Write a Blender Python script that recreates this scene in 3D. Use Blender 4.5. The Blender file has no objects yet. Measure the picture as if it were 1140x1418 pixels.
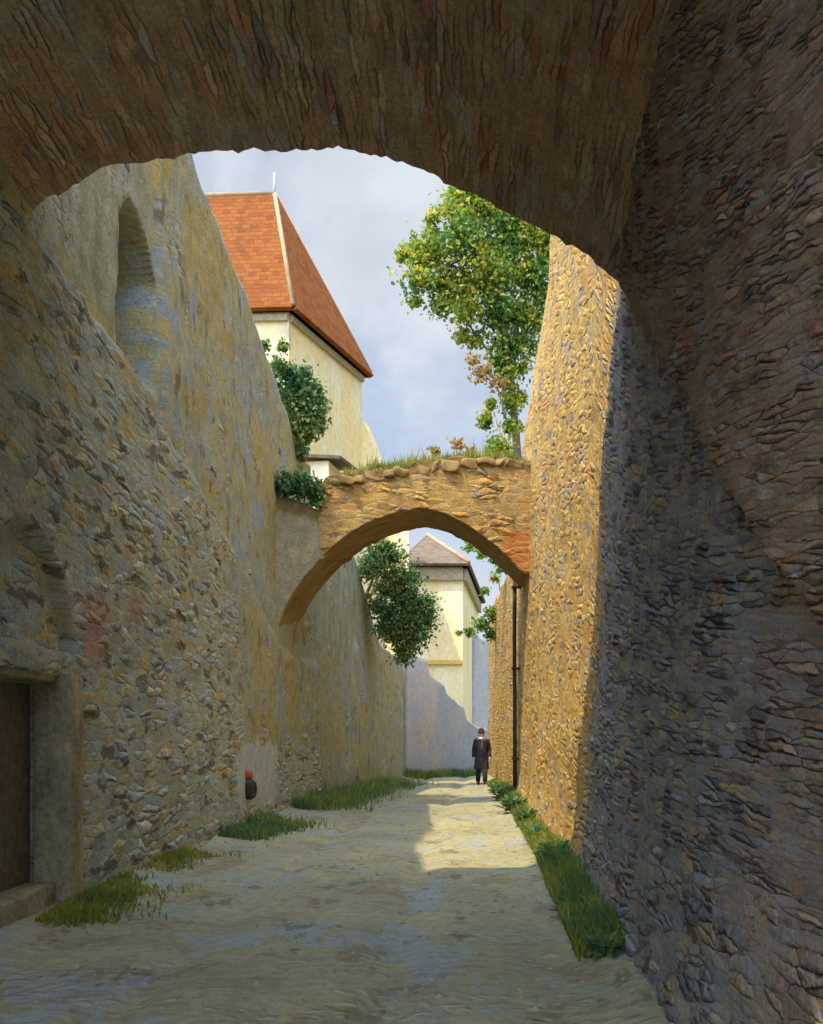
import bpy, bmesh, math, random
import numpy as np
from mathutils import Vector, noise as mnoise

R = math.radians
random.seed(11); rng = np.random.default_rng(11)
scene = bpy.context.scene
COL = scene.collection
F, PX, PY, EYE = 1400.0, 570.0, 1022.0, 1.5      # survey constants used to measure the lane

# ---------------------------------------------------------------- helpers
def sx(px, Y): return (px-PX)/F*Y
def sz(py, Y): return EYE+(PY-py)/F*Y
def tag(o, label=None, cat=None, group=None, kind=None):
    if label: o['label'] = label
    if cat: o['category'] = cat
    if group: o['group'] = group
    if kind: o['kind'] = kind
    return o
def empty(name, loc):
    o = bpy.data.objects.new(name, None); COL.objects.link(o); o.location = loc
    o.empty_display_size = .2
    return o
def link(name, me, mat, parent=None):
    o = bpy.data.objects.new(name, me); COL.objects.link(o)
    if mat is not None and not me.materials: me.materials.append(mat)
    if parent is not None:
        o.parent = parent
        o.matrix_parent_inverse = parent.matrix_world.inverted() if parent.parent else parent.matrix_basis.inverted()
    return o
def copy_tree(root, loc, rz=0, sc=1):
    c = root.copy(); COL.objects.link(c); c.location = loc; c.rotation_euler = (0,0,rz); c.scale = (sc,sc,sc)
    for ch in root.children:
        d = ch.copy(); COL.objects.link(d); d.parent = c
    return c
def mesh(name, v, f, smooth=False, recalc=True, uv=None, col=None):
    me = bpy.data.meshes.new(name); me.from_pydata([tuple(p) for p in v], [], [tuple(q) for q in f])
    if recalc:
        bm = bmesh.new(); bm.from_mesh(me); bmesh.ops.recalc_face_normals(bm, faces=bm.faces[:]); bm.to_mesh(me); bm.free()
    if smooth: me.polygons.foreach_set('use_smooth', [True]*len(me.polygons))
    if uv is not None:
        L = me.uv_layers.new(name='UVMap'); idx = np.empty(len(me.loops), int); me.loops.foreach_get('vertex_index', idx)
        L.data.foreach_set('uv', np.asarray(uv)[idx].astype(np.float32).ravel())
    if col is not None:
        a = me.color_attributes.new('zone', 'FLOAT_COLOR', 'POINT')
        c = np.zeros((len(v),4), np.float32); c[:,:np.shape(col)[1]] = col; a.data.foreach_set('color', c.ravel())
    me.update()
    return me
def sstep(a, b, x):
    t = np.clip((np.asarray(x, float)-a)/(b-a), 0, 1); return t*t*(3-2*t)
def hash2(i, j, s=0):
    n = np.sin(i*127.1+j*311.7+s*74.7)*43758.5453; return n-np.floor(n)
def vnoise(x, y, s=0):
    x = np.asarray(x, float); y = np.asarray(y, float)
    i = np.floor(x); j = np.floor(y); fx = x-i; fy = y-j; fx = fx*fx*(3-2*fx); fy = fy*fy*(3-2*fy)
    a = hash2(i,j,s); b = hash2(i+1,j,s); c = hash2(i,j+1,s); d = hash2(i+1,j+1,s)
    return (a*(1-fx)+b*fx)*(1-fy)+(c*(1-fx)+d*fx)*fy
def fbm(x, y, s=0, o=4):
    t = 0; a = .5; n = 0
    for k in range(o): t = t+a*vnoise(x*2**k, y*2**k, s+k*13); n += a; a *= .5
    return t/n

# ---------------------------------------------------------------- node helper
class NT:
    def __init__(s, name):
        s.m = bpy.data.materials.new(name); s.m.use_nodes = True; s.t = s.m.node_tree; s.n = s.t.nodes; s.l = s.t.links
        s.n.clear(); s.out = s.n.new('ShaderNodeOutputMaterial')
    def new(s, typ, **kw):
        n = s.n.new(typ)
        for k, v in kw.items(): setattr(n, k, v)
        return n
    def put(s, sock, v):
        if hasattr(v, 'is_output') or isinstance(v, bpy.types.NodeSocket): s.l.new(v, sock)
        else: sock.default_value = v
    def math(s, op, a, b=0.0, c=None, clamp=False):
        n = s.new('ShaderNodeMath', operation=op); n.use_clamp = clamp; s.put(n.inputs[0], a); s.put(n.inputs[1], b)
        if c is not None: s.put(n.inputs[2], c)
        return n.outputs[0]
    def vmath(s, op, a, b):
        n = s.new('ShaderNodeVectorMath', operation=op); s.put(n.inputs[0], a); s.put(n.inputs[1], b); return n.outputs[0]
    def noise(s, vec, scale, detail=4, rough=.55, color=False):
        n = s.new('ShaderNodeTexNoise'); s.put(n.inputs['Vector'], vec); n.inputs['Scale'].default_value = scale
        n.inputs['Detail'].default_value = detail; n.inputs['Roughness'].default_value = rough
        return n.outputs['Color' if color else 'Fac']
    def mix(s, f, a, b, mode='MIX'):
        n = s.new('ShaderNodeMix', data_type='RGBA', blend_type=mode); s.put(n.inputs[0], f)
        for i, v in ((6,a),(7,b)): s.put(n.inputs[i], (*v,1) if isinstance(v, tuple) and len(v)==3 else v)
        return n.outputs[2]
    def ramp(s, f, stops, interp='LINEAR'):
        n = s.new('ShaderNodeValToRGB'); r = n.color_ramp; r.interpolation = interp; s.put(n.inputs[0], f)
        while len(r.elements) < len(stops): r.elements.new(.5)
        for e, (p, c) in zip(r.elements, stops): e.position = p; e.color = (*c,1) if not isinstance(c, float) else (c,c,c,1)
        return n.outputs[0]
    def rng(s, f, a, b, c=0., d=1.):
        n = s.new('ShaderNodeMapRange', interpolation_type='SMOOTHSTEP'); s.put(n.inputs[0], f)
        for i, v in enumerate((a,b,c,d)): n.inputs[i+1].default_value = v
        return n.outputs[0]
    def coord(s, which='Object'): return s.new('ShaderNodeTexCoord').outputs[which]
    def bsdf(s, col, rough=.9, height=None, strength=.6, dist=.02, spec=.08, disp=None):
        b = s.new('ShaderNodeBsdfPrincipled'); s.put(b.inputs['Base Color'], (*col,1) if isinstance(col, tuple) else col)
        s.put(b.inputs['Roughness'], rough); b.inputs['Specular IOR Level'].default_value = spec
        if height is not None:
            bu = s.new('ShaderNodeBump'); bu.inputs['Strength'].default_value = strength; bu.inputs['Distance'].default_value = dist
            s.put(bu.inputs['Height'], height); s.l.new(bu.outputs[0], b.inputs['Normal'])
        s.l.new(b.outputs[0], s.out.inputs[0])
        if disp is not None:
            d = s.new('ShaderNodeDisplacement'); d.inputs['Midlevel'].default_value = .5; d.inputs['Scale'].default_value = disp[1]
            s.put(d.inputs['Height'], disp[0]); s.l.new(d.outputs[0], s.out.inputs['Displacement']); s.m.displacement_method = 'BOTH'
        return s.m

def stones(N, uv, sw, sh, joint=.09, seed=0.0, warp=.11, blo=.40, bhi=.60):
    """irregular coursed rubble, half smothered in old mortar: random values, joint mask and height"""
    w = N.vmath('MULTIPLY', N.vmath('SUBTRACT', N.noise(uv, 1.5, 3, color=True), (.5,.5,.5)), (warp*2.4, warp*1.2, 0))
    w2 = N.vmath('MULTIPLY', N.vmath('SUBTRACT', N.noise(uv, 8., 4, .65, color=True), (.5,.5,.5)), (.10,.055,0))
    v = N.vmath('ADD', N.vmath('ADD', uv, N.vmath('ADD', w, w2)), (seed, seed*1.7, 0))
    v = N.vmath('MULTIPLY', v, (1/sw, 1/sh, 0))
    def vor(feat):
        n = N.new('ShaderNodeTexVoronoi', voronoi_dimensions='2D', feature=feat); N.put(n.inputs['Vector'], v)
        n.inputs['Scale'].default_value = 1; n.inputs['Randomness'].default_value = .95; return n
    f1 = vor('F1'); ed = vor('DISTANCE_TO_EDGE')
    sep = N.new('ShaderNodeSeparateColor'); N.l.new(f1.outputs['Color'], sep.inputs[0])
    fine = N.noise(uv, 26, 6, .72); med = N.noise(uv, 4.5, 5, .65)
    bare = N.rng(N.math('ADD', N.noise(N.vmath('ADD', uv, (seed+3.1,7.7,0)), .9, 5, .62), N.math('MULTIPLY', N.math('SUBTRACT', sep.outputs[2], .5), .22)), blo, bhi)
    jn = N.math('ADD', joint, N.math('MULTIPLY', N.math('SUBTRACT', med, .5), joint*3.4))
    jn = N.math('ADD', jn, N.math('MULTIPLY', N.math('SUBTRACT', 1., bare), .10))
    m = N.math('DIVIDE', ed.outputs['Distance'], N.math('MAXIMUM', jn, .012), clamp=True)
    m = N.math('MULTIPLY', N.math('POWER', m, 1.3), N.math('ADD', .42, N.math('MULTIPLY', bare, .58)))
    rnd = N.math('POWER', N.math('MULTIPLY', ed.outputs['Distance'], 2.4, clamp=True), .45)
    h = N.math('MULTIPLY', N.math('MULTIPLY', rnd, N.math('ADD', .30, N.math('MULTIPLY', sep.outputs[2], .7))), N.math('ADD', .22, N.math('MULTIPLY', bare, .78)))
    h = N.math('ADD', h, N.math('ADD', N.math('MULTIPLY', fine, .28), N.math('MULTIPLY', med, .30)))
    return dict(r=sep.outputs[0], g=sep.outputs[1], m=m, h=h, fine=fine, med=med, bare=bare)
def stonecol(N, S, cols, mortar):
    k = len(cols); c = N.ramp(S['r'], [(i/k, c) for i, c in enumerate(cols)], 'CONSTANT')
    c = N.mix(1., c, N.ramp(S['g'], [(0.,.7),(1.,1.3)]), 'MULTIPLY')
    return N.mix(S['m'], mortar, c)
def dabs(N, c, uv, stretch, scale, lo, hi, amt, col, off):
    """worn patches, stains and patched-in stones with outlines of their own"""
    n = N.noise(N.vmath('ADD', N.vmath('MULTIPLY', uv, (*stretch,0)), (off, off*.37, 0)), scale, 4, .62)
    f = N.math('MULTIPLY', N.rng(n, lo, hi), amt)
    return N.mix(f, c, col)
def grain(N, c, fine, med):
    c = N.mix(1., c, N.ramp(fine, [(.22,.50),(.5,.97),(.8,1.5)]), 'MULTIPLY')
    return N.mix(1., c, N.ramp(med, [(.25,.78),(.75,1.2)]), 'MULTIPLY')

def uvz(N):
    uv = N.new('ShaderNodeUVMap', uv_map='UVMap').outputs[0]
    at = N.new('ShaderNodeAttribute', attribute_name='zone'); sp = N.new('ShaderNodeSeparateColor'); N.l.new(at.outputs['Color'], sp.inputs[0])
    return uv, sp.outputs, at.outputs['Alpha']
def ragged(N, z, n, amt=.9):
    return N.rng(N.math('ADD', z, N.math('MULTIPLY', N.math('SUBTRACT', n, .5), amt)), .32, .68)

# ---------------------------------------------------------------- masonry materials
GOLD = [(0.412, 0.24, 0.059), (0.335, 0.187, 0.05), (0.449, 0.298, 0.108), (0.249, 0.192, 0.112), (0.383, 0.226, 0.064), (0.469, 0.336, 0.134), (0.162, 0.158, 0.143), (0.364, 0.202, 0.064), (0.421, 0.259, 0.077), (0.306, 0.149, 0.05)]
GREY = [(.26,.245,.22),(.19,.205,.22),(.31,.27,.20),(.13,.135,.145),(.33,.29,.20),(.21,.235,.26),(.26,.20,.13),(.15,.15,.155),(.22,.19,.16),(.11,.115,.125)]
BROWN = [(0.4, 0.29, 0.207), (0.31, 0.22, 0.174), (0.46, 0.35, 0.246), (0.27, 0.22, 0.202), (0.38, 0.26, 0.19), (0.33, 0.32, 0.336), (0.44, 0.29, 0.202), (0.28, 0.215, 0.179), (0.48, 0.38, 0.269), (0.4, 0.21, 0.157)]
LEFTS = [(.42,.39,.25),(.35,.37,.33),(.48,.40,.20),(.31,.305,.265),(.39,.41,.34),(.41,.34,.20),(.33,.385,.39),(.25,.245,.215),(.44,.40,.26),(.40,.29,.21)]

def mat_right():
    N = NT('golden_rubble'); uv, z, _ = uvz(N); S = stones(N, uv, .50, .092, .10, 0, .12, .44, .64)
    SG = dict(S); SG['m'] = N.math('MULTIPLY', S['m'], .62)
    gold = stonecol(N, SG, GOLD, N.mix(S['med'], (.34,.215,.06), (.46,.31,.10)))
    gold = dabs(N, gold, uv, (1,2.2), 1.6, .55, .60, .8, (.50,.355,.125), 3.)
    gold = dabs(N, gold, uv, (1,2.4), 2.2, .575, .605, .9, (.15,.15,.155), 9.)
    gold = dabs(N, gold, uv, (1,1.6), 1.1, .55, .62, .55, (.28,.27,.23), 49.)
    gold = dabs(N, gold, uv, (1,1.8), 3.1, .64, .67, .9, (.66,.42,.05), 17.)
    gold = dabs(N, gold, uv, (1,1.6), 1.2, .58, .66, .6, (.50,.22,.07), 23.)
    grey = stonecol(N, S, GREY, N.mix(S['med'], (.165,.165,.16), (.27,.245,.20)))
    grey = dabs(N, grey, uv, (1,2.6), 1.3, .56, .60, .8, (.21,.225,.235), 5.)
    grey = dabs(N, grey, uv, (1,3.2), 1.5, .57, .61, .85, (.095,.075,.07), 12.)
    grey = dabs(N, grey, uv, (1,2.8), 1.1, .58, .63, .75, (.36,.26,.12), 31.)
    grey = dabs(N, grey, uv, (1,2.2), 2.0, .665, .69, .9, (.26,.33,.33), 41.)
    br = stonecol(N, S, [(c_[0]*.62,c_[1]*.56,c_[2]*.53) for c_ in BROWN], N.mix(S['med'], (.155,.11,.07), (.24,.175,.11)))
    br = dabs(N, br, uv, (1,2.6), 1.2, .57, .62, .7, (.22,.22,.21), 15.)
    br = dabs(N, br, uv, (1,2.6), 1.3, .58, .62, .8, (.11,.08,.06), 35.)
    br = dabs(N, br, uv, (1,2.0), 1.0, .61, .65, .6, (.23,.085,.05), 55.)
    c = N.mix(ragged(N, z[1], S['med'], 1.1), grey, gold)  # gold colours the sunlit stretch, grey the shaded one
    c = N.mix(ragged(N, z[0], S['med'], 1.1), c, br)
    hh = N.math('MULTIPLY', S['h'], N.math('SUBTRACT', 1., N.math('MULTIPLY', z[1], .42)))
    return N.bsdf(grain(N, c, S['fine'], S['med']), .95, hh, .85, .022, disp=(hh,.034))
def mat_vault():
    N = NT('brown_vault_stone'); uv, z, _ = uvz(N); S = stones(N, uv, .42, .058, .11, 2.1, .08, .42, .62)
    c = stonecol(N, S, BROWN, N.mix(S['med'], (.29,.21,.135), (.43,.33,.22)))
    c = dabs(N, c, uv, (.8,3.0), 1.0, .55, .62, .7, (.34,.28,.20), 2.)
    c = dabs(N, c, uv, (.8,3.4), 1.5, .58, .66, .55, (.15,.115,.095), 7.)
    c = dabs(N, c, uv, (.7,3.4), 1.1, .60, .64, .7, (.42,.43,.40), 14.)
    c = dabs(N, c, uv, (.9,2.4), 1.4, .63, .67, .7, (.42,.17,.10), 21.)
    c = dabs(N, c, uv, (1,1.2), .5, .50, .66, .6, (.29,.32,.33), 29.)
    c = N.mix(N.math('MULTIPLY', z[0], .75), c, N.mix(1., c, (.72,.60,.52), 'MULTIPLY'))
    return N.bsdf(grain(N, c, S['fine'], S['med']), .95, S['h'], .7, .016, disp=(S['h'],.028))
def mat_left():
    N = NT('mottled_plaster_and_rubble'); uv, z, wsh = uvz(N); S = stones(N, uv, .38, .115, .10, 1.3, .13, .47, .68)
    fine, med = S['fine'], S['med']
    cs = stonecol(N, S, LEFTS, N.mix(med, (.33,.335,.24), (.43,.43,.31)))
    cs = dabs(N, cs, uv, (1,2.4), 1.3, .54, .60, .75, (.32,.37,.37), 4.)
    cs = dabs(N, cs, uv, (1,2.6), 1.8, .57, .61, .85, (.50,.34,.12), 10.)
    cs = dabs(N, cs, uv, (1,2.8), 1.6, .57, .61, .85, (.14,.115,.095), 18.)
    cs = dabs(N, cs, uv, (1,1.5), 1.1, .57, .66, .6, (.36,.375,.26), 27.)
    # plaster: streaked ochre, olive and blue grey washes
    p = N.ramp(N.noise(N.vmath('MULTIPLY', uv, (1.3,.6,0)), 1.4, 6, .66), [(.30,(.21,.215,.15)),(.40,(.30,.295,.19)),(.49,(.42,.35,.16)),(.56,(.34,.345,.24)),(.68,(.25,.255,.19))])
    p = dabs(N, p, uv, (1.5,.85), 1.2, .53, .58, .85, (.30,.345,.37), 6.)
    p = dabs(N, p, uv, (1.5,.9), 1.5, .585, .63, .85, (.21,.155,.095), 13.)
    p = dabs(N, p, uv, (1.4,.9), 1.5, .59, .64, .8, (.48,.345,.10), 19.)
    p = dabs(N, p, uv, (1.,.9), 4.5, .64, .67, .8, (.17,.18,.17), 25.)
    p = N.mix(N.math('MULTIPLY', N.rng(N.noise(N.vmath('ADD', uv, (2.2,6.6,0)), .42, 4, .6), .50, .60), .65), p, N.mix(med, (.34,.265,.09), (.46,.36,.13)))
    p = N.mix(N.math('MULTIPLY', N.rng(N.noise(N.vmath('ADD', uv, (12.2,3.6,0)), .55, 5, .62), .54, .62), .6), p, N.mix(med, (.23,.255,.25), (.34,.37,.36)))
    gr = N.ramp(N.noise(N.vmath('MULTIPLY', uv, (1.9,.7,0)), 1.5, 5, .65), [(.34,(.20,.205,.14)),(.46,(.29,.295,.19)),(.55,(.36,.355,.23)),(.66,(.34,.37,.35))])
    p = N.mix(N.math('MULTIPLY', N.rng(N.math('ADD', z[2], N.math('MULTIPLY', N.math('SUBTRACT', med, .5), .8)), .2, .8), .85), p, gr)
    loss = N.rng(N.noise(N.vmath('ADD', N.vmath('MULTIPLY', uv, (1.1,.8,0)), (8.8,1.9,0)), .9, 6, .66), .575, .60)
    rub = N.math('MAXIMUM', ragged(N, z[0], N.noise(uv, 1.6, 5, .65), 1.5), N.math('MULTIPLY', loss, .85))
    c = N.mix(rub, p, cs)
    c = N.mix(N.math('MULTIPLY', ragged(N, z[1], N.noise(uv, 3.1, 5, .7), 1.9), .6), c, N.mix(fine, (.36,.17,.13), (.48,.26,.20)))
    c = N.mix(N.math('MULTIPLY', ragged(N, wsh, N.noise(uv, 3., 5, .65), 1.2), .8), c, (.47,.47,.42))
    c = N.mix(1., c, (.90,.99,1.07), 'MULTIPLY')
    hp = N.math('ADD', N.math('MULTIPLY', med, .40), N.math('ADD', N.math('MULTIPLY', fine, .25), .25))
    h = N.mix(N.math('MULTIPLY', rub, N.math('SUBTRACT', 1., wsh)), hp, S['h'])
    return N.bsdf(grain(N, c, fine, med), .95, h, .8, .025, disp=(h,.045))
def mat_bridge():
    N = NT('bridge_stone'); uv, z, mo = uvz(N); S = stones(N, uv, .40, .14, .09, 8.3, .12, .52, .70); fine, med = S['fine'], S['med']
    c = stonecol(N, S, GOLD, N.mix(med, (.36,.24,.085), (.47,.34,.15)))
    c = dabs(N, c, uv, (1,1.6), 1.3, .50, .57, .75, (.42,.29,.11), 4.)
    c = dabs(N, c, uv, (1,2.2), 2.0, .58, .62, .85, (.19,.15,.095), 11.)
    c = dabs(N, c, uv, (1,2.0), 2.3, .62, .66, .8, (.42,.24,.04), 19.)
    c = N.mix(N.math('MULTIPLY', ragged(N, z[1], med, 1.2), .85), c, N.mix(fine, (.46,.19,.055), (.37,.15,.045)))
    gy = dabs(N, N.mix(med, (.26,.245,.17), (.36,.33,.23)), uv, (1.6,.8), 1.8, .55, .60, .7, (.42,.35,.20), 3.)
    c = N.mix(ragged(N, z[0], med, .5), c, gy)
    c = N.mix(N.math('MULTIPLY', ragged(N, mo, N.noise(uv, 2.6, 5, .68), 1.5), .8), c, N.mix(med, (.13,.12,.05), (.24,.17,.06)))
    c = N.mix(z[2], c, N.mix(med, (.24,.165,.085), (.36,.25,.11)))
    hb = N.mix(ragged(N, z[0], med, .5), S['h'], N.math('ADD', N.math('MULTIPLY', med, .3), N.math('MULTIPLY', fine, .25)))
    return N.bsdf(grain(N, c, fine, med), .95, hb, .9, .035, disp=(hb,.06))
def mat_render(name, base, alt, dirt=(.25,.21,.15), amt=.5):
    """lime-washed house wall in world metres"""
    N = NT(name); o = N.coord('Object')
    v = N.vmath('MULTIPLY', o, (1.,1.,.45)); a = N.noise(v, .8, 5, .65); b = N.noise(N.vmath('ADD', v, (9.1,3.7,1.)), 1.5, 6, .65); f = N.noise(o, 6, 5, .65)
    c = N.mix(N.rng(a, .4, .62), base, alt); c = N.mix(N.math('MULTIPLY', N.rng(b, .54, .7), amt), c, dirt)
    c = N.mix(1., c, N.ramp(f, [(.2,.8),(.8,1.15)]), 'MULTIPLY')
    return N.bsdf(c, .92, N.math('ADD', f, b), .5, .03)
def mat_tiles(name, c1, c2, c3):
    N = NT(name); uv = N.new('ShaderNodeUVMap', uv_map='UVMap').outputs[0]
    br = N.new('ShaderNodeTexBrick'); N.put(br.inputs['Vector'], N.vmath('ADD', uv, N.vmath('MULTIPLY', N.noise(uv, 3, 3, color=True), (.04,.05,0))))
    for k, v in (('Scale',1.),('Mortar Size',.008),('Brick Width',.24),('Row Height',.2),('Mortar Smooth',.3),('Bias',0.)): br.inputs[k].default_value = v
    br.inputs['Color1'].default_value = (0,0,0,1); br.inputs['Color2'].default_value = (1,1,1,1); br.inputs['Mortar'].default_value = (.0,.0,.0,1)
    a = N.noise(uv, 1.2, 6, .7); f = N.noise(uv, 9, 4, .6)
    c = N.ramp(N.math('ADD', N.math('MULTIPLY', br.outputs['Color'], .35), N.math('MULTIPLY', a, .75)), [(.25,c3),(.45,c1),(.68,c2),(.9,c1)])
    c = N.mix(N.math('MULTIPLY', N.rng(f, .58, .72), .5), c, (.19,.145,.09)); c = N.mix(N.math('MULTIPLY', br.outputs['Fac'], .35), c, (.16,.085,.045))
    sp = N.new('ShaderNodeSeparateXYZ'); N.put(sp.inputs[0], uv)
    saw = N.math('SUBTRACT', 1., N.math('FRACT', N.math('DIVIDE', sp.outputs[1], .2)))
    h = N.math('SUBTRACT', N.math('ADD', saw, N.math('MULTIPLY', f, .4)), N.math('MULTIPLY', br.outputs['Fac'], .5))
    return N.bsdf(c, .85, h, .9, .05)
def mat_ground():
    N = NT('trodden_lane'); o = N.coord('Object')
    a = N.noise(o, .55, 6, .62); b = N.noise(N.vmath('ADD', o, (4.2,8.8,0)), 1.3, 6, .66); f = N.noise(o, 9, 6, .7); g = N.noise(o, 38, 4, .6)
    c = N.ramp(a, [(.32,(.255,.25,.155)),(.46,(.315,.295,.18)),(.58,(.37,.34,.205)),(.7,(.28,.27,.17))])
    c = N.mix(N.math('MULTIPLY', N.rng(b, .52, .66), .5), c, (.32,.31,.265)); 
    c = N.mix(N.math('MULTIPLY', N.rng(N.noise(N.vmath('ADD', o, (1.2,3.3,0)), 2.1, 6, .68), .55, .68), .75), c, (.24,.185,.125))
    s3 = lambda q: N.vmath('MULTIPLY', N.vmath('ADD', o, (q,q*.3,0)), (1.,.55,0))
    c = N.mix(N.math('MULTIPLY', N.rng(N.noise(s3(5.), 1.1, 5, .65), .54, .60), .7), c, (.29,.325,.345))
    c = N.mix(N.math('MULTIPLY', N.rng(N.noise(s3(15.), 1.6, 5, .65), .56, .61), .75), c, (.27,.205,.115))
    c = N.mix(N.math('MULTIPLY', N.rng(N.noise(s3(25.), 2.3, 5, .65), .60, .64), .75), c, (.15,.145,.11))
    c = N.mix(N.math('MULTIPLY', N.rng(N.noise(s3(35.), 1.3, 5, .65), .58, .63), .7), c, (.42,.36,.20))
    c = N.mix(1., c, N.ramp(f, [(.2,.62),(.5,1.),(.8,1.32)]), 'MULTIPLY')
    vo = N.new('ShaderNodeTexVoronoi'); N.put(vo.inputs['Vector'], N.vmath('ADD', o, N.vmath('MULTIPLY', N.noise(o, 3, 3, color=True), (.3,.3,0)))); vo.inputs['Scale'].default_value = 7.5
    peb = N.rng(vo.outputs['Distance'], .1, .5, 1., 0.)
    c = N.mix(N.math('MULTIPLY', N.math('MULTIPLY', peb, N.rng(b, .4, .55)), .5), c, (.42,.38,.28))
    h = N.math('ADD', N.math('ADD', N.math('MULTIPLY', f, .8), N.math('MULTIPLY', g, .25)), N.math('MULTIPLY', N.math('MULTIPLY', peb, N.rng(b, .38, .55)), .9))
    c = N.mix(1., c, (.86,.92,.93), 'MULTIPLY')
    return N.bsdf(c, .95, h, .6, .05)
def mat_simple(name, col, rough=.8, var=.35, scale=8, metallic=0):
    N = NT(name); o = N.coord('Object'); f = N.noise(o, scale, 5, .65)
    c = N.mix(1., col, N.ramp(f, [(.2,1-var),(.8,1+var)]), 'MULTIPLY')
    return N.bsdf(c, rough, f, .5, .015)
def mat_leaf(name, stops, trans=.35):
    N = NT(name); g = N.new('ShaderNodeNewGeometry'); o = N.coord('Object')
    n = N.noise(o, .9, 3); f = N.math('ADD', N.math('MULTIPLY', g.outputs['Random Per Island'], .6), N.math('MULTIPLY', N.rng(n, .35, .65), .4))
    c = N.ramp(f, stops)
    b = N.new('ShaderNodeBsdfPrincipled'); N.put(b.inputs['Base Color'], c); b.inputs['Roughness'].default_value = .55; b.inputs['Specular IOR Level'].default_value = .3
    t = N.new('ShaderNodeBsdfTranslucent'); N.put(t.inputs['Color'], N.mix(1., c, (1.25,1.35,.6), 'MULTIPLY'))
    m = N.new('ShaderNodeMixShader'); m.inputs[0].default_value = trans; N.l.new(b.outputs[0], m.inputs[1]); N.l.new(t.outputs[0], m.inputs[2])
    N.l.new(m.outputs[0], N.out.inputs[0]); return N.m

def mat_dress():
    N = NT('dressed_stone'); o = N.coord('Object'); v = N.vmath('MULTIPLY', o, (1,1,.5)); a = N.noise(v, 3., 6, .68); f = N.noise(o, 24, 6, .72); m = N.noise(o, 5, 5, .65)
    c = N.ramp(a, [(.30,(.20,.18,.12)),(.45,(.31,.285,.19)),(.55,(.38,.34,.21)),(.68,(.27,.28,.25))])
    return N.bsdf(grain(N, c, f, m), .95, N.math('ADD', N.math('MULTIPLY', f, .5), m), .9, .04)
M = dict(right=mat_right(), vault=mat_vault(), left=mat_left(), bridge=mat_bridge(), ground=mat_ground())
M['cream'] = mat_render('yellow_limewash', (.82,.65,.31), (.80,.72,.50), (.46,.43,.42), .6)
M['pale'] = mat_render('pale_limewash', (.84,.76,.52), (.80,.66,.34), (.62,.52,.34), .5)
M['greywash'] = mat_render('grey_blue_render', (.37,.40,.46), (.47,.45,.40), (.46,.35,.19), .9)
M['tile'] = mat_tiles('red_clay_tiles', (.165,.048,.009), (.20,.070,.013), (.10,.033,.009))
M['tile_old'] = mat_tiles('weathered_tiles', (.135,.105,.08), (.17,.135,.10), (.095,.078,.06))
M['wood'] = mat_simple('old_grey_wood', (.15,.13,.09), .85, .5, 10)
M['beam'] = mat_simple('eaves_timber', (.34,.29,.20), .8, .4, 8)
M['iron'] = mat_simple('dark_iron', (.06,.055,.05), .6, .4, 20)
M['dress'] = mat_dress()
M['wash'] = mat_simple('whitewash', (.50,.49,.45), .95, .35, 5)
M['redpaint'] = mat_simple('red_paint', (.42,.10,.05), .7, .3, 20)
M['mortarcap'] = mat_simple('mortar_ridge', (.36,.25,.16), .9, .35, 6)
M['zinc'] = mat_simple('zinc', (.45,.52,.6), .5, .2, 10)
M['bark'] = mat_simple('bark', (.24,.165,.10), .9, .5, 9)
M['leaf_tree'] = mat_leaf('leaf_bright', [(.0,(.03,.10,.045)),(.3,(.07,.17,.04)),(.52,(.16,.26,.04)),(.75,(.30,.34,.05)),(.93,(.48,.38,.045)),(1.,(.55,.36,.04))], .4)
M['leaf_ivy'] = mat_leaf('leaf_dark', [(.0,(.025,.09,.055)),(.35,(.06,.155,.07)),(.7,(.14,.23,.07)),(.92,(.26,.29,.09)),(1.,(.32,.24,.10))], .3)
M['leaf_dry'] = mat_leaf('leaf_dry', [(.0,(.20,.16,.07)),(.5,(.34,.24,.10)),(1.,(.45,.25,.13))], .4)
M['leaf_teal'] = mat_leaf('leaf_weed', [(.0,(.035,.115,.08)),(.4,(.08,.19,.09)),(.7,(.21,.27,.055)),(1.,(.40,.36,.06))], .3)
M['grass'] = mat_leaf('grass_blade', [(.0,(.07,.12,.03)),(.4,(.16,.205,.045)),(.75,(.29,.29,.06)),(1.,(.46,.38,.13))], .5)

# ---------------------------------------------------------------- plan of the lane
def interp(xs, ys): return lambda t: np.interp(t, xs, ys)
XL = interp([-6,8,10.1,14.2,20.5,24,33,37.5], [-3.15,-3.17,-3.22,-3.02,-2.71,-2.25,-.98,-.25])     # foot of the left wall
XR = interp([-6,0,12.5,25,38,44], [.53,.975,1.894,2.61,2.85,2.98])                                   # foot of the right wall
BL = .02
def left_edge(pts):
    """measured outline points of the left wall -> (Y, Z) on its face"""
    out = []
    for px, py in pts:
        ys = np.linspace(4, 34, 6001); z = sz(py, ys); e = XL(ys)-BL*z-sx(px, ys)
        k = np.where(np.diff(np.sign(e)))[0]
        if len(k): out.append((ys[k[0]], z[k[0]]))
    return np.array(out)

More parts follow.
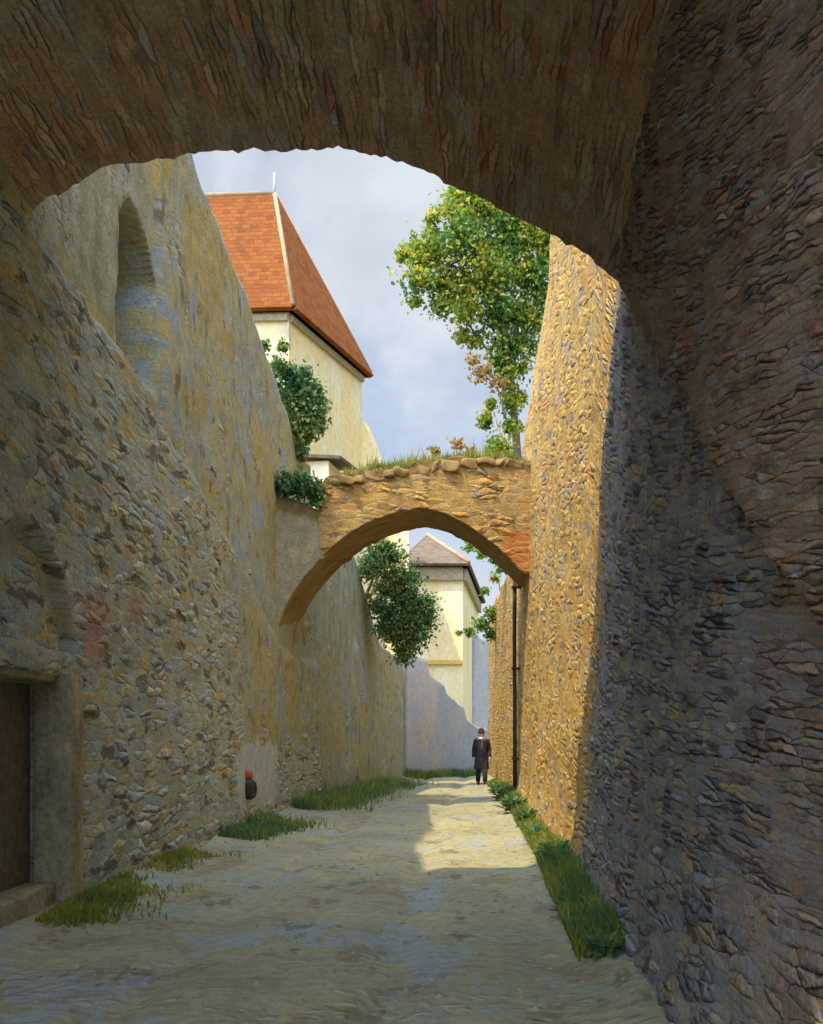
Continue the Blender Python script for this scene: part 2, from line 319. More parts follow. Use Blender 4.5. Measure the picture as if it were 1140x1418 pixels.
def grid_wall(name, us, P, nz, ztop, thick_dir, mat, parent, zone=None, zbase=-.3, ufix=None, uvmap=None):
    """front face as a dense grid, closed with top, back and ends; P(u,z)->x,y"""
    us = np.asarray(us); nu = len(us); t = np.linspace(0,1,nz); zt = np.array([ztop(u) for u in us])
    U = np.repeat(us[:,None], nz, 1); Z = zbase+(zt[:,None]-zbase)*t[None,:]
    X, Y = P(U, Z)
    V = np.stack([X,Y,Z], -1).reshape(-1,3); n0 = len(V)
    uv = np.stack([U if ufix is None else U-ufix(U,Z), Z], -1).reshape(-1,2)
    if uvmap is not None: uv = np.stack(uvmap(U,Z), -1).reshape(-1,2)
    i = np.arange(nu-1)[:,None]*nz+np.arange(nz-1)[None,:]
    Fq = np.stack([i, i+nz, i+nz+1, i+1], -1).reshape(-1,4).tolist()
    td = np.array([thick_dir(u) for u in us])
    ft = V.reshape(nu,nz,3)[:,-1]; fb = V.reshape(nu,nz,3)[:,0]
    bt = ft.copy(); bt[:,:2] += td; bb = fb.copy(); bb[:,:2] += td
    V2 = np.concatenate([V, bt, bb]); 
    uv2 = np.concatenate([uv, np.stack([us, zt+np.hypot(td[:,0],td[:,1])], -1), np.stack([us, zt+5], -1)])
    for k in range(nu-1):
        Fq.append([k*nz+nz-1, (k+1)*nz+nz-1, n0+k+1, n0+k]); Fq.append([n0+k, n0+k+1, n0+nu+k+1, n0+nu+k])
    Fq.append([j for j in range(nz)]+[n0, n0+nu]); Fq.append([(nu-1)*nz+j for j in range(nz)]+[n0+nu-1, n0+2*nu-1])
    col = np.zeros((len(V2),4))
    if zone is not None:
        zc = zone(U.ravel(), Z.ravel()); col[:n0,:zc.shape[1]] = zc; col[n0:n0+nu] = col[:n0].reshape(nu,nz,4)[:,-1]
    me = mesh(name, V2, Fq, smooth=True, uv=uv2, col=col)
    return link(name, me, mat, parent)

# ---------------------------------------------------------------- left wall
top_pts = left_edge([(258,222),(300,325),(340,430),(380,537),(412,632)])
led_pts = left_edge([(40,352),(150,480),(230,625),(300,745),(382,905)])
lw = empty('plastered_wall', (-3.2, 12, 0))
tag(lw, 'tall mottled plaster wall with rubble foot and dark niche left of the lane', 'wall')
ltop = lambda u: float(np.interp(u, top_pts[:,0], top_pts[:,1])+.18*(fbm(np.array(u*1.3), np.array(2.), 3)-.5)) if u > top_pts[0,0] else float(top_pts[0,1]+.1)
def ledge(u): return np.interp(u, led_pts[:,0], led_pts[:,1])+.22*(fbm(u*.9, u*0, 5)-.5)
niche = left_edge([(160,258),(212,258),(160,452),(212,440)])
NY0, NY1 = niche[0,0], niche[1,0]; NZ1 = niche[0,1]+.1; NZ0 = niche[2,1]
DY0, DY1, DZ = 7.2, 8.78, 1.98
def l_off(U, Z):
    lo = ledge(U)
    d = .20*(1-sstep(-.10, .14, Z-lo))
    mid = (NY0+NY1)/2; hw = (NY1-NY0)/2
    top = NZ1-.55*np.clip(np.abs(U-mid)/hw,0,1)**2
    U0 = U; U = U+.16*(fbm(U*1.1+3, Z*1.3, 45)-.5)-.10*(Z-(NZ0+NZ1)/2)/1.5
    a = sstep(NY0-.03,NY0+.12,U)*(1-sstep(NY1-.05,NY1+.03,U))*sstep(NZ0-.35,NZ0+.15,Z)*(1-sstep(top-.12,top+.08,Z)); U = U0
    d = d-.85*a
    d = d+.07*(sstep(NY1+.10,NY1+.2,U))*sstep(-.05,.1,Z-lo)                  # thicker outer skin past the niche
    dr = sstep(DY0-.04,DY0+.04,U)*(1-sstep(DY1-.04,DY1+.04,U))*(1-sstep(DZ-.04,DZ+.04,Z))
    d = d-.42*dr
    ra = np.sqrt(((U-8.05)/1.02)**2+((np.maximum(Z,2.24)-2.24)/.98)**2)
    ar = (1-sstep(.93,1.03,ra))*sstep(2.22,2.28,Z)
    d = d-.10*ar
    d = d+.10*(fbm(U*.8, Z*.8, 21)-.5)*1.2
    return d
def l_zone(U, Z):
    lo = ledge(U); r = 1-sstep(-.25,.25,Z-lo)
    r = r*(1-.75*sstep(13.5,17.5,U)*sstep(.6,2.,Z))
    g = np.exp(-((U-9.75)/.5)**2-((Z-2.55)/.45)**2)*1.1+np.exp(-((U-11.2)/.45)**2-((Z-2.95)/.25)**2)*.8
    b = (1-sstep(11.,14.,U))*sstep(0,.6,Z-lo)
    wy = (wp[0,0]+wp[1,0])/2; ww = (wp[1,0]-wp[0,0])/2+.15
    wsh = (1-sstep(.55,1.25,np.abs(U-wy)/ww))*(1-sstep(.5,1.3,np.abs(Z-.85)/.62))
    return np.stack([r, g, b, wsh], -1)
wp = left_edge([(308,1130),(368,1045)])
us = np.concatenate([np.linspace(.9,6.5,28), np.arange(6.55,15,.05), np.arange(15,23.7,.07)])
grid_wall('wall_face', us, lambda U, Z: (XL(U)-BL*Z+l_off(U,Z), U), 170, ltop, lambda u: (-1.3,0), M['left'], lw, l_zone, ufix=l_off)

def box(bm, c, s, rot=0, bev=.02, jit=0):
    r = bmesh.ops.create_cube(bm, size=1); vs = r['verts']
    for v in vs:
        p = Vector((v.co.x*s[0], v.co.y*s[1], v.co.z*s[2]))
        if jit: p += Vector([random.uniform(-jit,jit) for _ in range(3)])
        ca, sa = math.cos(rot), math.sin(rot)
        v.co = Vector((p.x*ca-p.y*sa+c[0], p.x*sa+p.y*ca+c[1], p.z+c[2]))
    if bev:
        es = list({e for v in vs for e in v.link_edges}); bmesh.ops.bevel(bm, geom=es, offset=bev, segments=2, affect='EDGES', profile=.6)
def rough(bm, amt, sub=3, seed=0, sc=3.):
    bmesh.ops.subdivide_edges(bm, edges=bm.edges[:], cuts=sub, use_grid_fill=True)
    for v in bm.verts: v.co += mnoise.noise_vector(v.co*sc+Vector((seed,0,0)))*amt
def bobj(name, bm, mat, parent=None, smooth=False):
    me = bpy.data.meshes.new(name); bm.to_mesh(me); bm.free()
    if smooth: me.polygons.foreach_set('use_smooth', [True]*len(me.polygons))
    return link(name, me, mat, parent)

bm = bmesh.new(); box(bm, (-3.10,8.90,.85), (.34,.36,2.42), 0, .03, .015); rough(bm, .02); bobj('door_jamb', bm, M['dress'], lw, True)
bm = bmesh.new(); box(bm, (-3.19,7.9,2.02), (.30,1.60,.11), 0, .03, .02); rough(bm, .02, 3, 3); bobj('lintel', bm, M['dress'], lw, True)
bm = bmesh.new(); box(bm, (-3.21,7.9,.05), (.36,1.62,.44), 0, .04, .03); rough(bm, .03, 3, 5); bobj('threshold', bm, M['dress'], lw, True)
bm = bmesh.new()
for k in range(6): box(bm, (-3.34,DY0+.13+k*.265,1.1), (.06,.258,1.8), 0, .008)
dr = bobj('door', bm, M['wood'], lw)
# little iron fitting on the whitewashed patch
fy, fz = left_edge([(322,1090)])[0]
fx = XL(fy)-BL*fz+.25
ft = empty('wall_pump', (fx-.05, fy, fz)); tag(ft, 'small dark iron fitting with a red cap on the whitewashed patch of the left wall', 'wall fitting')
def lathe(prof, n=16, ax=(0,0,0)):
    V = []; Fq = []
    for r, z in prof:
        for k in range(n): a = 2*math.pi*k/n; V.append((ax[0]+r*math.cos(a), ax[1]+r*math.sin(a), ax[2]+z))
    for i in range(len(prof)-1):
        for k in range(n): Fq.append((i*n+k, i*n+(k+1)%n, (i+1)*n+(k+1)%n, (i+1)*n+k))
    Fq.append(tuple(range(n))[::-1]); Fq.append(tuple((len(prof)-1)*n+k for k in range(n)))
    return V, Fq
v, f = lathe([(.05,-.20),(.07,-.15),(.11,-.05),(.12,.04),(.10,.12),(.06,.14)], 16, (fx,fy,fz)); link('body', mesh('body', v, f, True), M['iron'], ft)
v, f = lathe([(.07,.14),(.085,.17),(.085,.24),(.05,.28),(.01,.29)], 16, (fx,fy,fz)); link('cap', mesh('cap', v, f, True), M['redpaint'], ft)
bm = bmesh.new(); box(bm, (fx-.12,fy,fz-.02), (.14,.10,.34), 0, .012); bobj('bracket', bm, M['iron'], ft)

# ---------------------------------------------------------------- right wall
rw = empty('rubble_wall', (2, 10, 0))
tag(rw, 'very tall golden rubble wall along the right side of the lane', 'wall')
bat = interp([0,9,14,25], [.05,.05,.045,.012])
RT = 13.7
def r_off(U, Z):
    d = bat(U)*Z
    top = 9.0+1.2*(fbm(U*.7, U*0, 9)-.5)
    d = d+np.maximum(Z-8.6,0)**1.0*.16*sstep(17,25,U)
    d = d+.16*(fbm(U*.7, Z*.7, 33)-.5)
    cove = .10*sstep(3.4,5.7,Z)**1.4*(1-sstep(7.0,8.5,U)); d = d-cove
    foot = .16*np.exp(-np.maximum(Z,0)/.35)
    hb = 5.42+(np.minimum(U,8.7)-8.7)*.64
    br = sstep(-.05,.06,Z-hb)*(1-sstep(8.62,8.72,U))
    return d-foot-.10*br
def r_zone(U, Z):
    hb = 5.42+(np.minimum(U,8.9)-8.7)*.64
    br = sstep(-.22,.15,Z-hb)*(1-sstep(8.6,8.9,U))
    br = np.maximum(br, .50*(1-sstep(3.2,6.,U)))
    g = sstep(8.6,11.4,U+.10*(Z-3))  # vault's shade painted as grey stone, gold starts near the shadow edge
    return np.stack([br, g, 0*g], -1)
us = np.concatenate([np.linspace(.9,2.4,10), np.arange(2.45,14,.05), np.arange(14,25.05,.09)])
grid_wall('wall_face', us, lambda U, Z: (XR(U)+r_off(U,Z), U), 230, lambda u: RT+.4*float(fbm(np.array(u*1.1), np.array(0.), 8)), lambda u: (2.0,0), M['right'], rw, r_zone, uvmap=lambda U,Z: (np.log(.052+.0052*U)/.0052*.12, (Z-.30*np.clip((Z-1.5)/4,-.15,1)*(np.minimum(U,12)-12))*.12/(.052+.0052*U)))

# ---------------------------------------------------------------- vault
ARC = [(-160,395),(-60,338),(15,296),(100,255),(160,239),(260,219),(320,213),(375,210),(480,214),(540,223),(590,236),(640,252),(690,276),(730,300),(770,326),(810,352),(850,383),(885,408),(930,436)]
VE = 8.7
ax_ = np.array([sx(p[0],VE) for p in ARC]); az_ = np.array([sz(p[1],VE) for p in ARC])
gv = empty('gate_vault', (-.7, 5, 0))
tag(gv, 'dark brown stone barrel vault overhead with a ragged edge against the sky', 'vault')
xs = np.linspace(ax_[0], ax_[-1], 150); zs = np.interp(xs, ax_, az_)
kern = np.ones(7)/7; zs = np.convolve(np.pad(zs,3,'edge'), kern, 'valid')
arc = np.concatenate([[0], np.cumsum(np.hypot(np.diff(xs), np.diff(zs)))])
ys = np.concatenate([np.linspace(.75,4.,14), np.arange(4.1,8.7,.055), [8.7]])
nV = len(ys); nA = len(xs)
A = np.repeat(xs[None,:], nV, 0); Zv = np.repeat(zs[None,:], nV, 0); Yv = np.repeat(ys[:,None], nA, 1)
edge = sstep(8.1,8.7,Yv)
A = A+.0735*(Yv-VE)*((A-ax_[0])/(ax_[-1]-ax_[0]))
Zv = Zv+.10*(fbm(Yv*.6, np.repeat(arc[None,:],nV,0)*.9, 41)-.5)
jag = (fbm(arc*3.2, arc*0, 51, 4)-.5)*.30+(vnoise(arc*7., arc*0, 52)>.80)*.05
Yv = Yv+edge*(fbm(arc*2.5, arc*0+3, 61)-.5)[None,:]*.34
Zv = Zv+sstep(8.35,8.7,Yv)*jag[None,:]*.28
V = np.stack([A,Yv,Zv],-1).reshape(-1,3); uv = np.stack([Yv+0*A, np.repeat(arc[None,:],nV,0)],-1).reshape(-1,2)
i = np.arange(nV-1)[:,None]*nA+np.arange(nA-1)[None,:]
Fq = np.stack([i,i+1,i+nA+1,i+nA],-1).reshape(-1,4).tolist()
VT = 7.5
n0 = len(V); topf = np.stack([A[-1], Yv[-1], np.full(nA,VT)],-1); topb = np.stack([A[0], Yv[0], np.full(nA,VT+.25)],-1)
V = np.concatenate([V, topf, topb]); uv = np.concatenate([uv, np.stack([arc*0+9.6,arc],-1), np.stack([arc*0-1.5,arc],-1)])
for k in range(nA-1):
    b = (nV-1)*nA
    Fq.append([b+k,b+k+1,n0+k+1,n0+k]); Fq.append([n0+k,n0+k+1,n0+nA+k+1,n0+nA+k]); Fq.append([n0+nA+k,n0+nA+k+1,k+1,k])
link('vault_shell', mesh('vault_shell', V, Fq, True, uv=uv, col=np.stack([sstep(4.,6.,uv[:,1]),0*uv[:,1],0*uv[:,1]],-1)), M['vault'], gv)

# ---------------------------------------------------------------- bridge
L0 = np.array([sx(383,20.5), 20.5]); R0 = np.array([2.46, 22.0]); du = R0-L0; BLN = np.hypot(*du); du = du/BLN; dn = np.array([.06,1.0])
def on_bridge(px, py):
    k = (px-PX)/F      # X = k*Y
    t = (k*L0[1]-L0[0])/(du[0]-k*du[1]); Y = L0[1]+t*du[1]; return t, sz(py, Y)
INT = [on_bridge(*p) for p in [(384,866),(398,834),(418,803),(450,766),(482,739),(512,722),(546,710),(582,702),(618,711),(652,729),(688,756),(716,784),(724,794)]]
TOPB = [on_bridge(*p) for p in [(384,690),(425,700),(441,708),(448,662),(480,655),(520,648),(560,643),(600,637),(650,632),(690,632),(724,636)]]
br = empty('arch_bridge', (0, 21, 0)); tag(br, 'weathered ochre stone arch spanning the lane between the two walls, grass growing on top', 'arch bridge')
ub = np.arange(-.25, BLN+.3, .05); nb = len(ub); nr = 44; nd = 34; TH = 2.0
iu = np.array([p[0] for p in INT]); iz = np.array([p[1] for p in INT]); tu = np.array([p[0] for p in TOPB]); tz = np.array([p[1] for p in TOPB])
zi = np.interp(ub, iu, iz); zi = np.where(ub<iu[0], iz[0]-.25, zi); 
zi = np.convolve(np.pad(zi,2,'edge'), np.ones(5)/5, 'valid')
zt = np.interp(ub, tu, tz)+.20*(fbm(ub*2.3, ub*0, 71)-.5)
V = []; uv = []; col = []
def bz(u, z, soff):
    grey = 1-sstep(.75,1.15,u+.1*(z-5)); red = sstep(4.75,5.05,u)*(1-sstep(5.9,6.1,z))
    zt_=float(np.interp(u,tu,tz)); moss=float(sstep(zt_-.42,zt_-.05,z))
    return (grey*(1-soff), red*(1-soff), soff, moss*(1-soff))
t = np.linspace(0,1,nr)
def front(depth, tt):
    U = np.repeat(ub[:,None], len(tt), 1); Z = zi[:,None]+(zt-zi)[:,None]*tt[None,:]
    off = .12*(fbm(U*1.2, Z*1.2, 77)-.5)
    P = L0[None,None,:]+U[...,None]*du+(depth+off)[...,None]*dn
    return U, Z, np.concatenate([P, Z[...,None]], -1)
Uf, Zf, Pf = front(0., t); Ub_, Zb_, Pb = front(TH, t)
dd = np.linspace(0,1,nd)
# one ring of rows: front (top->bottom), soffit, back (bottom->top), top
rows = [Pf[:,j] for j in range(nr-1,-1,-1)]; ruv = [np.stack([ub,Zf[:,j]],-1) for j in range(nr-1,-1,-1)]; rc = [np.array([bz(u,z,0) for u,z in zip(ub,Zf[:,j])]) for j in range(nr-1,-1,-1)]
for d in dd[1:-1]:
    r = Pf[:,0]*(1-d)+Pb[:,0]*d; r = r.copy(); r[:,2] += .08*(fbm(ub*1.5, ub*0+d*4, 80)-.5); rows.append(r)
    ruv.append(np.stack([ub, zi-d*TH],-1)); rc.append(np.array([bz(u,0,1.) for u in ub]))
for j in range(0,nr,3): rows.append(Pb[:,j]); ruv.append(np.stack([ub+20,Zb_[:,j]],-1)); rc.append(np.array([bz(u,z,0)for u,z in zip(ub,Zb_[:,j])]))
for d in np.linspace(0,1,12)[1:-1]:
    r = Pb[:,-1]*(1-d)+Pf[:,-1]*d; r = r.copy(); r[:,2] += .12*math.sin(math.pi*d)+.12*(fbm(ub*2, ub*0+d*3, 90)-.5); rows.append(r); ruv.append(np.stack([ub, zt+d*TH],-1)); rc.append(np.array([bz(u,z,0) for u,z in zip(ub,zt)]))
nR = len(rows); V = np.concatenate(rows); uv = np.concatenate(ruv); col = np.concatenate(rc); Fq = []
for a in range(nR):
    b = (a+1)%nR
    for k in range(nb-1): Fq.append((a*nb+k, a*nb+k+1, b*nb+k+1, b*nb+k))
for k in (0, nb-1): Fq.append([a*nb+k for a in range(nR)])
link('arch', mesh('arch', V, Fq, True, uv=uv, col=col), M['bridge'], br)
# ragged coping stones along the front edge
bm = bmesh.new(); u = 1.0
while u < BLN:
    w = random.uniform(.16,.55); z = float(np.interp(u+w/2, tu, tz)); p = L0+du*(u+w/2)+dn*.16
    h = random.uniform(.08,.22); box(bm, (p[0],p[1],z-.10-h*.3), (w*.92,random.uniform(.3,.5),h), math.atan2(du[1],du[0])+random.uniform(-.1,.1), .035, .03); u += w
rough(bm,.08,2,4,4.); cp = bobj('coping', bm, mat_simple('coping_stone', (.27,.19,.085), .92, .7, 4), br, True)

# ---------------------------------------------------------------- farther walls
lf = empty('far_wall', (-1.5,28,0)); tag(lf, 'grey ochre wall seen through the arch on the left, an overhanging bush on its top', 'wall')
def zone_far(U, Z):
    door = sstep(27.9,28.3,U)*(1-sstep(29.6,30.,U))*(1-sstep(3.6,4.6,Z))
    return np.stack([.25*(1-sstep(1.5,3,Z)), .0*U, .75*sstep(2.,4.5,Z)*(1-sstep(29,31,U))], -1)
def off_far(U, Z):
    a = (1-sstep(.93,1.05,np.sqrt(((U-29.2)/.9)**2+(np.maximum(Z-2.9,0)/1.3)**2)))
    return .09*a+.10*(fbm(U*.8,Z*.8,14)-.5)
ftop = interp([23,29,31.2,33.2,37.5],[6.9,6.7,5.6,4.5,4.3])
grid_wall('wall_face', np.arange(23.4,37.7,.11), lambda U,Z: (XL(U)-.015*Z+off_far(U,Z), U), 70, lambda u: float(ftop(u))+.2*float(fbm(np.array(u*1.5),np.array(0.),4)-.5), lambda u: (-1.,.1), M['left'], lf, zone_far)
cw = empty('lane_end_wall', (2,40,0)); tag(cw, 'blue grey shaded wall with a sloping top closing the lane behind the person', 'wall')
cwx = lambda s: (-.25+3.85*s, 37.6+4.6*s)
us = np.arange(0,2.4,.03)
ctop = interp([0,.21,.215,.40,.405,.60,.605,.75,1.,2.4],[4.6,4.5,4.0,3.5,3.25,2.7,2.3,1.95,1.75,1.7])
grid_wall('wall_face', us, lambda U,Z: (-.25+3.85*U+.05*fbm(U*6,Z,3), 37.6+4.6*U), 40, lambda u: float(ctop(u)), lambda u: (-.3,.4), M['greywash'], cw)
rf = empty('garden_wall', (2.8,32,0)); tag(rf, 'lower golden wall continuing beyond the tall right wall, just behind the walking person', 'wall')
us = np.arange(25.1,38.4,.1)
grid_wall('wall_face', us, lambda U,Z: (XR(U)+.02+.012*Z+.12*(fbm(U*.7,Z*.7,19)-.5), U), 70, lambda u: 6.25+.25*float(fbm(np.array(u*1.5),np.array(1.),6)-.5), lambda u: (1.4,.1), M['right'], rf, lambda U,Z: np.stack([0*U,1+0*U,0*U],-1))

# ---------------------------------------------------------------- ground
def sheet(name, x0,x1,y0,y1,nx,ny,zf,mat,kind='structure'):
    X,Y = np.meshgrid(np.linspace(x0,x1,nx),np.linspace(y0,y1,ny)); Z = zf(X,Y)
    V = np.stack([X,Y,Z],-1).reshape(-1,3); i = np.arange(ny-1)[:,None]*nx+np.arange(nx-1)[None,:]
    Fq = np.stack([i,i+1,i+nx+1,i+nx],-1).reshape(-1,4).tolist()
    o = link(name, mesh(name,V,Fq,True,recalc=False), mat); o['kind'] = kind; return o
M['field'] = mat_simple('field', (.16,.17,.07), .95, .4, .5)
sheet('ground', -900,900,-500,1400,40,40, lambda X,Y: 0*X-.22, M['field'])
def road_z(X,Y):
    t = (X-XL(Y))/(XR(Y)-XL(Y)); cx = (XL(Y)+XR(Y))/2
    z = .05*(fbm(X*.8,Y*.8,101)-.5)+.03*(fbm(X*3,Y*3,102)-.5)
    rut = np.exp(-((X-cx+.75)/.16)**2)+np.exp(-((X-cx-.75)/.16)**2)
    z = z-.055*rut+.10*np.exp(-(np.maximum(t,0)/.09)**2)*(t<.5)+.13*np.exp(-(np.maximum(1-t,0)/.07)**2)*(t>.5)
    return z
sheet('road', -7,10,-12,46,300,760, road_z, M['ground'])
def slab(name, pts, z0, z1, mat):
    n = len(pts); V = [(x,y,z0) for x,y in pts]+[(x,y,z1) for x,y in pts]
    Fq = [tuple(range(n,2*n)), tuple(range(n))[::-1]]+[(k,(k+1)%n,(k+1)%n+n,k+n) for k in range(n)]
    o = link(name, mesh(name,V,Fq), mat); o['kind'] = 'structure'; return o
slab('terrace', [(-4.6,-3),(-4.6,22),(-3.3,25),(-2.2,33),(-1.4,37),(-1.,60),(-40,60),(-40,-3)], -.25, 4.1, M['field'])
slab('terrace', [(4.4,24),(4.4,37),(40,37),(40,24)], -.25, 5.9, M['field'])

# ---------------------------------------------------------------- houses
def uvquad(name, polys, mat, parent, thick=.12, over=0):
    """roof slopes: each polygon gets its own uv in metres along its slope, with thickness"""
    V=[];Fq=[];UVs=[]
    for P in polys:
        P=[Vector(p) for p in P]; n=(P[1]-P[0]).cross(P[2]-P[0]).normalized()
        if n.z<0: P=P[::-1]; n=-n
        hx=Vector((0,0,1)).cross(n).normalized(); up=n.cross(hx)
        # subdivide by fan to keep slight unevenness out of scope
        b=len(V); V+=[p+n*thick for p in P]+[p for p in P]; k=len(P)
        UVs+=[(p.dot(hx),p.dot(up)) for p in P]*2
        Fq.append([b+j for j in range(k)]); Fq.append([b+k+j for j in range(k)][::-1])
        for j in range(k): Fq.append([b+j,b+k+j,b+k+(j+1)%k,b+(j+1)%k])
    return link(name, mesh(name,V,Fq,recalc=True,uv=UVs), mat, parent)
def wallbox(name, pts, z0, z1, mat, parent):
    n=len(pts); V=[(x,y,z0) for x,y in pts]+[(x,y,z1) for x,y in pts]
    Fq=[tuple(range(n,2*n)),tuple(range(n))[::-1]]+[(k,(k+1)%n,(k+1)%n+n,k+n) for k in range(n)]
    return link(name, mesh(name,V,Fq), mat, parent)
def tube(path, radii, n=7):
    V=[];Fq=[]; path=[Vector(p) for p in path]
    for i,p in enumerate(path):
        d=(path[min(i+1,len(path)-1)]-path[max(i-1,0)]).normalized(); a=d.orthogonal().normalized() if i==0 else (a-d*a.dot(d)).normalized(); b=d.cross(a)
        for k in range(n): t=2*math.pi*k/n; V.append(p+(a*math.cos(t)+b*math.sin(t))*radii[i])
    for i in range(len(path)-1):
        for k in range(n): Fq.append((i*n+k,i*n+(k+1)%n,(i+1)*n+(k+1)%n,(i+1)*n+k))
    Fq.append(tuple(range(n))[::-1]); Fq.append(tuple((len(path)-1)*n+k for k in range(n)))
    return V,Fq
def tubes(name, specs, mat, parent):
    V=[];Fq=[]
    for path,rad in specs:
        v,f=tube(path,rad); b=len(V); V+=v; Fq+=[[i+b for i in q] for q in f]
    return link(name, mesh(name,V,Fq,True), mat, parent)

tubes('handle', [([(fx+.05,fy,fz+.10),(fx+.09,fy+.16,fz+.06),(fx+.10,fy+.20,fz-.04),(fx+.09,fy+.14,fz-.15),(fx+.05,fy,fz-.18)],[.028]*5)], M['iron'], ft)
# red-roofed house
e1=Vector((.347,.938,0)); e2=Vector((-.998,.06,0))          # along its lane side / along its front
C1=Vector((sx(400,30),30,0)); LEN=5.5; WID=11
C2=C1+e1*LEN; C3=C2+e2*WID; C4=C1+e2*WID
EV=sz(432,30); RG=sz(276,32.7)
h1=empty('red_roofed_house', (C1.x,C1.y,4)); tag(h1, 'tall yellow house with a steep orange red tiled hip roof above the left wall', 'house')
wallbox('wall', [(C1.x,C1.y),(C2.x,C2.y),(C3.x,C3.y),(C4.x,C4.y)], 3.9, EV, M['cream'], h1)
o=.22
E1=C1-e1*o-e2*o; E2=C2+e1*o-e2*o; E3=C3+e1*o+e2*o; E4=C4-e1*o+e2*o
for e in (E1,E2,E3,E4): e.z=EV-.05
rA=C1+e1*LEN/2+e2*1.75; rB=C4+e1*LEN/2-e2*1.75; rA.z=rB.z=RG
rf_=uvquad('roof', [[E1,E2,rA],[E4,E1,rA,rB],[E3,E4,rB],[E2,E3,rB,rA]], M['tile'], h1, .14)
up=Vector((0,0,.16))
tubes('ridge_tiles', [([rA+up,rB+up],[.10,.10]),([E1+up,rA+up],[.085,.085]),([E2+up,rA+up],[.085,.085])], M['mortarcap'], rf_)
tubes('finial', [([rA+Vector((0,0,.1)),rA+Vector((.0,0,.85))],[.045,.03])], M['zinc'], rf_)
def eave_board(name, pts, parent, w=.12, h=.2):
    bm=bmesh.new()
    for a,b in zip(pts,pts[1:]):
        m=(a+b)/2; d=b-a; box(bm,(m.x,m.y,EV-.18),(d.length,w,h),math.atan2(d.y,d.x),.02)
    return bobj(name,bm,M['beam'],parent)
eave_board('eaves_cornice', [C4-e1*.05,C1-e1*.05], h1); eave_board('eaves_cornice', [C1-e2*.05+e1*.02,C2-e2*.05], h1)
# lower wing with sloping top beyond
q=C2+e1*.02
V=[]; a0=q+e2*.3; a1=q-e2*.0; 
pts=[(0,3.9),(0,sz(592,36)),(.18,sz(604,36)),(.62,sz(650,36)),(.62,3.9)]
P0=[Vector((q.x,q.y,0))+Vector((1,.1,0))*u_+Vector((0,0,z_)) for u_,z_ in pts]; P1=[p+e1*.5 for p in P0]
n=len(pts); link('wing', mesh('wing',P0+P1,[tuple(range(n)),tuple(range(n,2*n))[::-1]]+[(k,(k+1)%n,(k+1)%n+n,k+n) for k in range(n)]), M['cream'], h1)
# small lean-to at foot of the house
lc=Vector((sx(446,27),27,0)); lz=sz(632,27)
bm=bmesh.new(); box(bm,(lc.x-.15,lc.y+.9,(lz-.1+4)/2),(1.0,1.6,lz-.1-4),-.2,.02); lt=bobj('lean_to',bm,M['cream'],h1)
uvquad('lean_to_roof',[[Vector((lc.x-.80,lc.y-.1,lz-.02)),Vector((lc.x+.5,lc.y-.15,lz-.10)),Vector((lc.x+.9,lc.y+1.9,lz+.05)),Vector((lc.x-.5,lc.y+1.9,lz+.25))]],M['tile_old'],lt,.08)

# pale far house at the lane's bend
h2=empty('pale_house',(1,46,0)); tag(h2,'pale sunlit house with a grey brown hip roof seen through the arch','house')
A1=Vector((sx(563,46),46,0)); A2=Vector((sx(641,46),46,0)); A3=Vector((sx(662,58),58,0)); A4=Vector((A1.x-1,58,0)); EV2=sz(785,46)
wallbox('wall',[(p.x,p.y) for p in (A1,A2,A3,A4)],-.2,EV2,M['pale'],h2)
ov=.42
B1=A1+Vector((-ov,-ov,EV2-.02)); B2=A2+Vector((ov*.6,-ov,EV2-.02)); B3=A3+Vector((ov,ov,EV2-.02)); B4=A4+Vector((-ov,ov,EV2-.02))
ap=Vector((sx(592,49),49,sz(745,49))); ap2=Vector((sx(600,55),55,ap.z))
r2=uvquad('roof',[[B1,B2,ap],[B2,B3,ap2,ap],[B3,B4,ap2],[B4,B1,ap,ap2]],M['tile_old'],h2,.12)
tubes('ridge_tiles',[([ap+up,B2+up],[.10,.10]),([ap+up,ap2+up],[.10,.10])],M['mortarcap'],r2)
bm=bmesh.new(); m=(A1+A2)/2; box(bm,(m.x,m.y-.10,EV2-.35),(A2.x-A1.x,.2,.55),0,.03)
d=A3-A2; m=(A2+A3)/2; box(bm,(m.x+.1,m.y,EV2-.35),(d.length,.2,.55),math.atan2(d.y,d.x),.03); bobj('eaves_cornice',bm,M['beam'],h2)
bm=bmesh.new(); m=(A1+A2)/2; box(bm,(m.x,m.y-.06,sz(917,46)),(A2.x-A1.x,.12,.22),0,.03); bobj('string_course',bm,mat_simple('ochre_band',(.66,.47,.14),.9,.25,4),h2)

gwl=empty('house_shade_wall',(5,55,0)); tag(gwl,'added blue grey wall standing in for the shaded side of the pale house','wall')
uu_=np.arange(0,4.2,.08)  # wall put in to give the blue grey shade right of the pale house
grid_wall('wall_face', uu_, lambda U,Z: (3.25+.60*U+.06*fbm(U*2,Z*2,3), 52.5+.8*U), 60, lambda u: 6.9-.25*u+.3*float(fbm(np.array(u*2.),np.array(0.),4)-.5), lambda u: (-.5,.4), M['greywash'], gwl)
